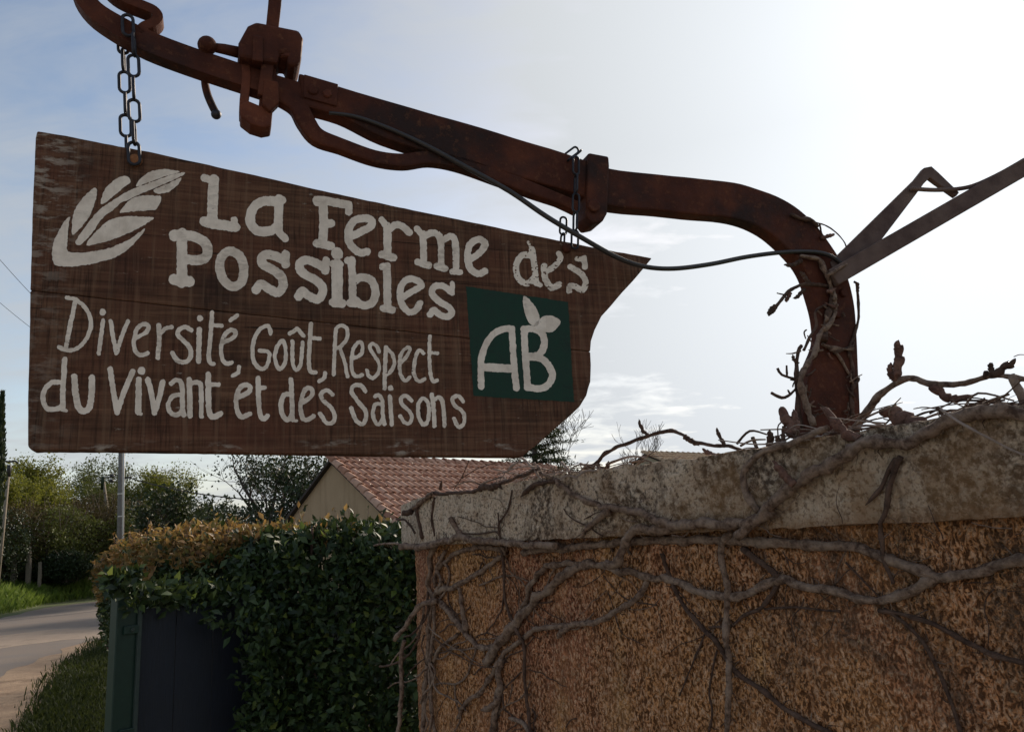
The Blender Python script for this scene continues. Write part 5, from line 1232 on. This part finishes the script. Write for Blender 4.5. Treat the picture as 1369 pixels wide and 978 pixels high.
# ================================================================== trees
def tree(name, label, base, height, trunk_r, bark, leafmat=None, leaf=.12, nleaf=3000, levels=4, spread=.55, crown0=.3, split=3, up=.25, group=None, cat='tree', seed=1, jitter=.35, lratio=.55, wide=1.0, minr=.004):
    rs = random.Random(seed); o = empty(name, base, None, label, cat, group)
    tp, bp = [], []; tips = []
    def grow(p, d, ln, r, lev):
        segs = 3; pts = [p]; 
        for k in range(segs):
            d = (d + Vector((rs.gauss(0, jitter * .35), rs.gauss(0, jitter * .35), rs.gauss(0, .1) + up * .12))).normalized(); p = p + d * ln / segs; pts.append(p)
        r1 = max(r * .62, minr); r = max(r, minr)
        (tp if lev == 0 else bp).append(tube(pts, [r + (r1 - r) * k / segs for k in range(segs + 1)], 7 if lev == 0 else (5 if lev < 3 else 3), cap=False))
        if lev >= levels: tips.append((pts[-1], d)); tips.append((pts[1], d)); return
        if lev >= levels - 1: tips.append((pts[2], d))
        for k in range(split + (1 if lev == 0 else 0)):
            q = pts[-1] if rs.random() < .55 else pts[rs.randint(1, 2)] if lev else pts[-1].lerp(pts[0], rs.uniform(0, 1 - crown0))
            a = rs.uniform(0, math.tau); side = Vector((math.cos(a) * wide, math.sin(a) * wide, rs.uniform(-.1, .5)))
            nd = (d * (1 - spread) + side * spread + Vector((0, 0, up))).normalized(); grow(q, nd, ln * rs.uniform(.58, .8), r1 * rs.uniform(.6, .85), lev + 1)
    grow(Vector(base) - Vector((0, 0, .1)), Vector((rs.gauss(0, .05), rs.gauss(0, .05), 1)), height * .42, trunk_r, 0)
    mesh('trunk', *join(tp), bark, o); mesh('branches', *join(bp), bark, o, kind='stuff')
    if leafmat and nleaf:
        idx = rng.integers(0, len(tips), nleaf); P = np.array([tips[i][0] for i in idx]); P = P + rng.normal(0, height * .035, P.shape); N = rdirs(nleaf, .3)
        v, f = leaves(P, rdirs(nleaf, -.2), N, leaf * (.6 + .8 * rng.random(nleaf)), lratio); mesh('crown', v, f, leafmat, o, False, kind='stuff')
    return o
MT['bark'] = bark_mat('grey_brown_bark', (.07, .055, .045), (.12, .095, .08), (.05, .04, .034)); MT['twigs'] = bark_mat('winter_twig', (.055, .042, .036), (.10, .075, .062), (.13, .10, .085))
MT['l_yel'] = leaf_mat('spring_leaf', [(.10, .115, .016), (.15, .155, .022), (.20, .195, .04)], .55, .45, .25)
MT['l_grn'] = leaf_mat('mid_leaf', [(.055, .07, .016), (.08, .095, .022), (.11, .12, .034)], .55, .3, .25)
MT['l_drk'] = leaf_mat('evergreen_leaf', [(.012, .024, .010), (.022, .038, .014), (.034, .052, .020)], .5, .15, .3)
MT['l_brn'] = leaf_mat('brown_brush_leaf', [(.055, .036, .018), (.08, .053, .026), (.06, .056, .02), (.10, .066, .036)], .7, .2, .15)
def gz(px, D, z=.9): p = at(px, 760, D); return Vector((p.x, p.y, z))
TG = 'trees along the road bank'
def top_h(px, py, D, z=.9): return at(px, py, D).z - z
spots = [(-28, 640, 35, 'l_yel', 'yellow green spring tree at the left edge behind the leaning pole', .9), (38, 628, 38, 'l_yel', 'tall yellow green tree behind the wooden fence stakes', .75), (88, 645, 42, 'l_grn', 'loose feathery tree left of the grey utility pole', .5),
         (124, 640, 46, 'l_grn', 'thin grey green tree just behind the small insulator pole', .5), (178, 640, 44, 'l_yel', 'light green tree right of the grey utility pole', .8)]
for i, (px, py, D, lm_, lab, dens) in enumerate(spots):
    h_ = top_h(px, py, D); tree('roadside_tree', lab, gz(px, D), h_ * 1.05, .10, MT['bark'], MT[lm_], .12, int(16000 * dens), 4, .55, .75, 4, .28, TG, seed=20 + i, jitter=.4)
# evergreen clumps behind the hedge
for i, (px, py, D, lab) in enumerate([(225, 655, 30, 'dark evergreen tree behind the orange hedge tips'), (262, 668, 33, 'smaller dark evergreen tree between the bare tree and the utility pole')]):
    tree('evergreen_tree', lab, gz(px, D, 0), top_h(px, py, D, 0) * 1.0, .12, MT['bark'], MT['l_drk'], .16, 4200, 4, .6, .8, 4, .15, 'dark trees behind the hedge', seed=50 + i)
tree('bare_tree', 'large half bare dark tree left of the tiled house', gz(352, 27, 0), top_h(352, 596, 27, 0) * 1.05, .2, MT['twigs'], MT['l_drk'], .10, 2600, 5, .55, .8, 3, .2, seed=61, jitter=.45)
tree('evergreen_tree', 'dense dark tree directly beside the left gable of the tiled house', gz(395, 25, 0), top_h(400, 618, 25, 0) * 1.0, .14, MT['bark'], MT['l_drk'], .13, 3600, 4, .5, .8, 4, .2, 'dark trees behind the hedge', seed=63)
tree('bare_tree', 'low bare tree with dark ivy in front of the house gable', gz(318, 24, 0), top_h(318, 655, 24, 0), .1, MT['twigs'], MT['l_drk'], .12, 2600, 4, .6, .8, 4, .1, seed=66)
tree('bare_tree', 'fine leafless tree against the sky right of the sign', gz(788, 40, 0), top_h(790, 535, 40, 0), .13, MT['twigs'], None, 0, 0, 6, .5, .7, 3, .22, seed=73, jitter=.34, minr=.011)
tree('bare_tree', 'small leafless tree beside the pale roof', gz(842, 46, 0), top_h(842, 594, 46, 0), .07, MT['twigs'], None, 0, 0, 5, .42, .6, 3, .3, seed=75, jitter=.3, minr=.010)
# brush under the trees
def shrub(label, px, D, hpx, rad, n, mat, seed, z=.85):
    b = gz(px, D, z); o = empty('shrub', b, None, label, 'shrub', 'brush along the bank'); rs = random.Random(seed); h = at(px, hpx, D).z - z
    tb = []
    for k in range(26):
        a = rs.uniform(0, math.tau); e = b + Vector((math.cos(a) * rad * rs.random(), math.sin(a) * rad * rs.random(), h * rs.uniform(.6, 1.08)))
        tb.append(tube(smooth_path([b + Vector((rs.gauss(0, .25), rs.gauss(0, .25), -.1)), b.lerp(e, .5) + Vector((rs.gauss(0, .2), rs.gauss(0, .2), 0)), e], 3), [.018] * 3 + [.012] * 3 + [.006], 4, cap=False))
    mesh('stems', *join(tb), MT['twigs'], o, kind='stuff')
    u = rdirs(n) * (rng.random(n) ** .4)[:, None]; P = np.array(b) + u * np.array([rad, rad, h * .55]) + np.array([0, 0, h * .48]); P += np.array([[noise.noise(Vector(p) * .9) * .35] * 3 for p in P])
    v, f = leaves(P, rdirs(n), rdirs(n, .4), .10 * (.6 + .8 * rng.random(n)), .5); mesh('foliage', v, f, mat, o, False, kind='stuff')
SH = [(-30, 31, 680, 1.9, 'l_drk', 'dark shrub at the far left edge under the yellow green tree'), (12, 33, 670, 1.8, 'l_brn', 'brown shrub behind the leaning pole foot'), (45, 35, 672, 1.9, 'l_brn', 'brown brush directly behind the tallest fence stake'), (78, 34, 678, 1.9, 'l_grn', 'dull green shrub right of the fence stakes'),
      (105, 36, 668, 2.0, 'l_brn', 'brown shrub at the bend of the road'), (135, 38, 662, 2.1, 'l_brn', 'brown brush left of the grey utility pole'), (165, 37, 668, 2.0, 'l_brn', 'brown brush behind the foot of the grey utility pole'), (200, 36, 672, 2.0, 'l_grn', 'green brush between pole and evergreen tree'), (92, 33, 735, 1.1, 'l_drk', 'low dark shrub on the grassy bank'), (60, 33.5, 742, .9, 'l_drk', 'lowest dark shrub behind the fence stakes')]
for i, (px, D, hpx, rad, lm_, lab) in enumerate(SH): shrub(lab, px, D, hpx, rad, 11000, MT[lm_], 80 + i)
# cedar behind the sign
def conifer(name, label, px, D, toppx, rad, seed, mat, n_wh=15):
    rs = random.Random(seed); b = gz(px, D, 0); top = at(px, toppx, D).z; o = empty(name, b, None, label, 'tree'); e = Vector((b.x, b.y, top))
    mesh('trunk', *tube([b, b.lerp(e, .5), e], [.2, .12, .02], 8), MT['bark'], o); tb = []; P = []; N = []
    for w in range(n_wh):
        t = .25 + .75 * w / n_wh; z = top * t; R_ = rad * (1 - t) ** .75 + .25
        for k in range(7):
            a = rs.uniform(0, math.tau); L = R_ * rs.uniform(.6, 1.12); p0 = Vector((b.x, b.y, z)); p1 = p0 + Vector((math.cos(a) * L, math.sin(a) * L, rs.uniform(-.1, .14) * L)); tb.append(tube([p0, p0.lerp(p1, .5) + Vector((0, 0, .06 * L)), p1], [.03, .02, .006], 4, cap=False))
            for _ in range(95):
                s = rs.random() ** .7; c = p0.lerp(p1, s) + Vector((rs.gauss(0, .16), rs.gauss(0, .16), rs.gauss(0, .035) + .05 * L * math.sin(math.pi * s))); P.append(tuple(c)); N.append((rs.gauss(0, .3), rs.gauss(0, .3), 1))
    mesh('branches', *join(tb), MT['bark'], o, kind='stuff'); P = np.array(P); v, f = leaves(P, rdirs(len(P), .1) * np.array([1, 1, .4]), np.array(N), .17 * (.6 + .7 * rng.random(len(P))), .28); mesh('crown', v, f, mat, o, False, kind='stuff')
conifer('cedar_tree', 'dark layered conifer half hidden behind the right end of the sign', 724, 30, 500, 2.7, 5, MT['l_drk'], 20)
# cypress at the left edge
b = gz(-17, 20, 0); o = empty('cypress_tree', b, None, 'narrow dark cypress cut off by the left edge of the picture', 'tree'); zt = at(-14, 528, 20).z
mesh('trunk', *tube([b, Vector((b.x, b.y, zt * .9))], [.12, .02], 7), MT['bark'], o)
n = 6000; t_ = rng.random(n); ang = rng.random(n) * math.tau; rr = .25 * np.minimum(1, (1 - t_) * 2.6) ** .8 * (rng.random(n) ** .35) * (.85 + .15 * np.sin(ang * 5 + t_ * 30)); P = np.stack([b.x + np.cos(ang) * rr, b.y + np.sin(ang) * rr, .3 + t_ * (zt - .3)], 1)
v, f = leaves(P, rdirs(n) * .4 + np.array([0, 0, 1]), rdirs(n), .13 * (.7 + .6 * rng.random(n)), .35); mesh('crown', v, f, MT['l_drk'], o, False, kind='stuff')

# ================================================================== poles, stakes and wires
MT['concrete'] = speckle('grey_concrete', (.13, .12, .105), (.19, .178, .16), 12, .9); MT['oldwood'] = speckle('grey_old_wood', (.17, .14, .105), (.27, .225, .17), 14, .9); MT['steel'] = speckle('galvanised_conduit', (.50, .49, .46), (.62, .60, .56), 10, .6); MT['porc'] = speckle('dark_insulator', (.03, .026, .024), (.05, .045, .04), 20, .4)
def line_at(px0, py0, px1, py1, D): return at(px0, py0, D), at(px1, py1, D)
D = 26; a, b = line_at(159.5, 800, 164, 480, D); base = Vector((a.x, a.y, 0)); up_ = (b - a); base = a - up_ * (a.z / up_.z)
po = empty('utility_pole', base, None, 'grey concrete utility pole rising behind the sign above the hedge', 'pole')
mesh('shaft', *tube([base, base.lerp(b, .62), base.lerp(b, .62), b], [.115, .09, .078, .07], 10), MT['concrete'], po)
c1, c2 = at(163.6, 790, D - .25), at(166.5, 520, D - .25); mesh('conduit', *tube([c1, c2], .03, 7), MT['steel'], po)
k = at(171, 638, D - .2); mesh('bracket', *box(k, (.12, 0, 0), (0, .03, 0), (0, 0, .03)), MT['porc'], po, False)
for py in (660, 690): mesh('band', *lathe(at(161.5, py, D), (0, 0, 1), [(-.02, .105), (.02, .105)], 12), MT['steel'], po)
D = 30; a, b = line_at(-3, 775, 12, 628, D); bw = a - (b - a) * (a.z / (b.z - a.z)) * .72
po = empty('leaning_pole', bw, None, 'leaning old wooden pole with a small lamp arm at the left edge', 'pole')
mesh('shaft', *tube([bw, bw.lerp(b, .5), b], [.08, .07, .055], 9), MT['oldwood'], po); mesh('cap', *lathe(b, (0, 0, 1), [(-.25, .075), (.15, .08), (.2, .05)], 8), MT['porc'], po)
mesh('lamp_arm', *tube(smooth_path([at(4, 615.5, D), at(13, 617, D), at(20, 616, D), at(24, 619, D)], 4), .035, 6), MT['porc'], po)
D = 38; a, b = line_at(146, 700, 138, 640, D); bw = Vector((a.x, a.y, .8))
po = empty('insulator_pole', bw, None, 'short wooden pole with dark insulators left of the grey utility pole', 'pole')
mesh('shaft', *tube([bw, a, b], [.09, .08, .07], 8), MT['oldwood'], po); mesh('cap', *lathe(b, (0, 0, 1), [(-.5, .1), (.05, .1), (.12, .05)], 8), MT['l_drk'], po)
mesh('crossarm', *tube([at(137, 638, D), at(153, 637, D)], .03, 5), MT['porc'], po)
for px, py in ((150, 636), (149, 643)): mesh('insulator', *lathe(at(px, py, D), (0, 0, 1), [(-.06, .05), (0, .13), (.06, .11), (.1, .04)], 8), MT['porc'], po)
D = 32
for (px, yt, yb, w, lab) in [(18.5, 742, 786, .085, 'pale wooden fence stake nearest the road, leftmost of three'), (38.5, 731, 780, .085, 'tallest wooden fence stake, middle of three on the bank'), (53.5, 751, 780, .06, 'thin dark fence stake, rightmost of three on the bank')]:
    t, q = at(px, yt, D), at(px - 1, yb, D); q.z = min(q.z, .6); v, f = bar([q, q.lerp(t, .5) + Vector((.02, 0, 0)), t], Vector((0, 1, 0)), [w * .9, w, w * .85], w * .8)
    o = mesh('fence_stake', v, f, MT['oldwood'], None, False, tuple(q), bevel=.012); tag(o, lab, 'stake', 'fence stakes on the bank')
def wire(lab, A_, B_, sag, r=.012):
    pts = [A_.lerp(B_, k / 16) - Vector((0, 0, sag * 4 * (k / 16) * (1 - k / 16))) for k in range(17)]; o = mesh('overhead_wire', *tube(pts, r, 5), MT['porc'], None, True, tuple(A_)); tag(o, lab, 'wire', 'overhead wires')
wire('dark overhead cable running right from the utility pole bracket over the hedge', at(172, 638, 25.8), at(420, 668, 24), .25, .019)
wire('faint upper overhead wire right of the utility pole', at(170, 634, 26), at(430, 645, 32), .1, .008)
wire('thin wire between the small insulator pole and the utility pole', at(150, 636, 38), at(163, 634, 26), .02, .012)
wire('thin fence wire strung between the stakes', at(19, 752, 32), at(53, 755, 32), .02, .006)
wire('thin overhead wire crossing the sky at the left edge beside the sign', at(-30, 312, 24), at(60, 412, 25), .05, .008)
wire('lower thin overhead wire meeting the left end of the sign', at(-30, 378, 24), at(60, 452, 25), .05, .007)
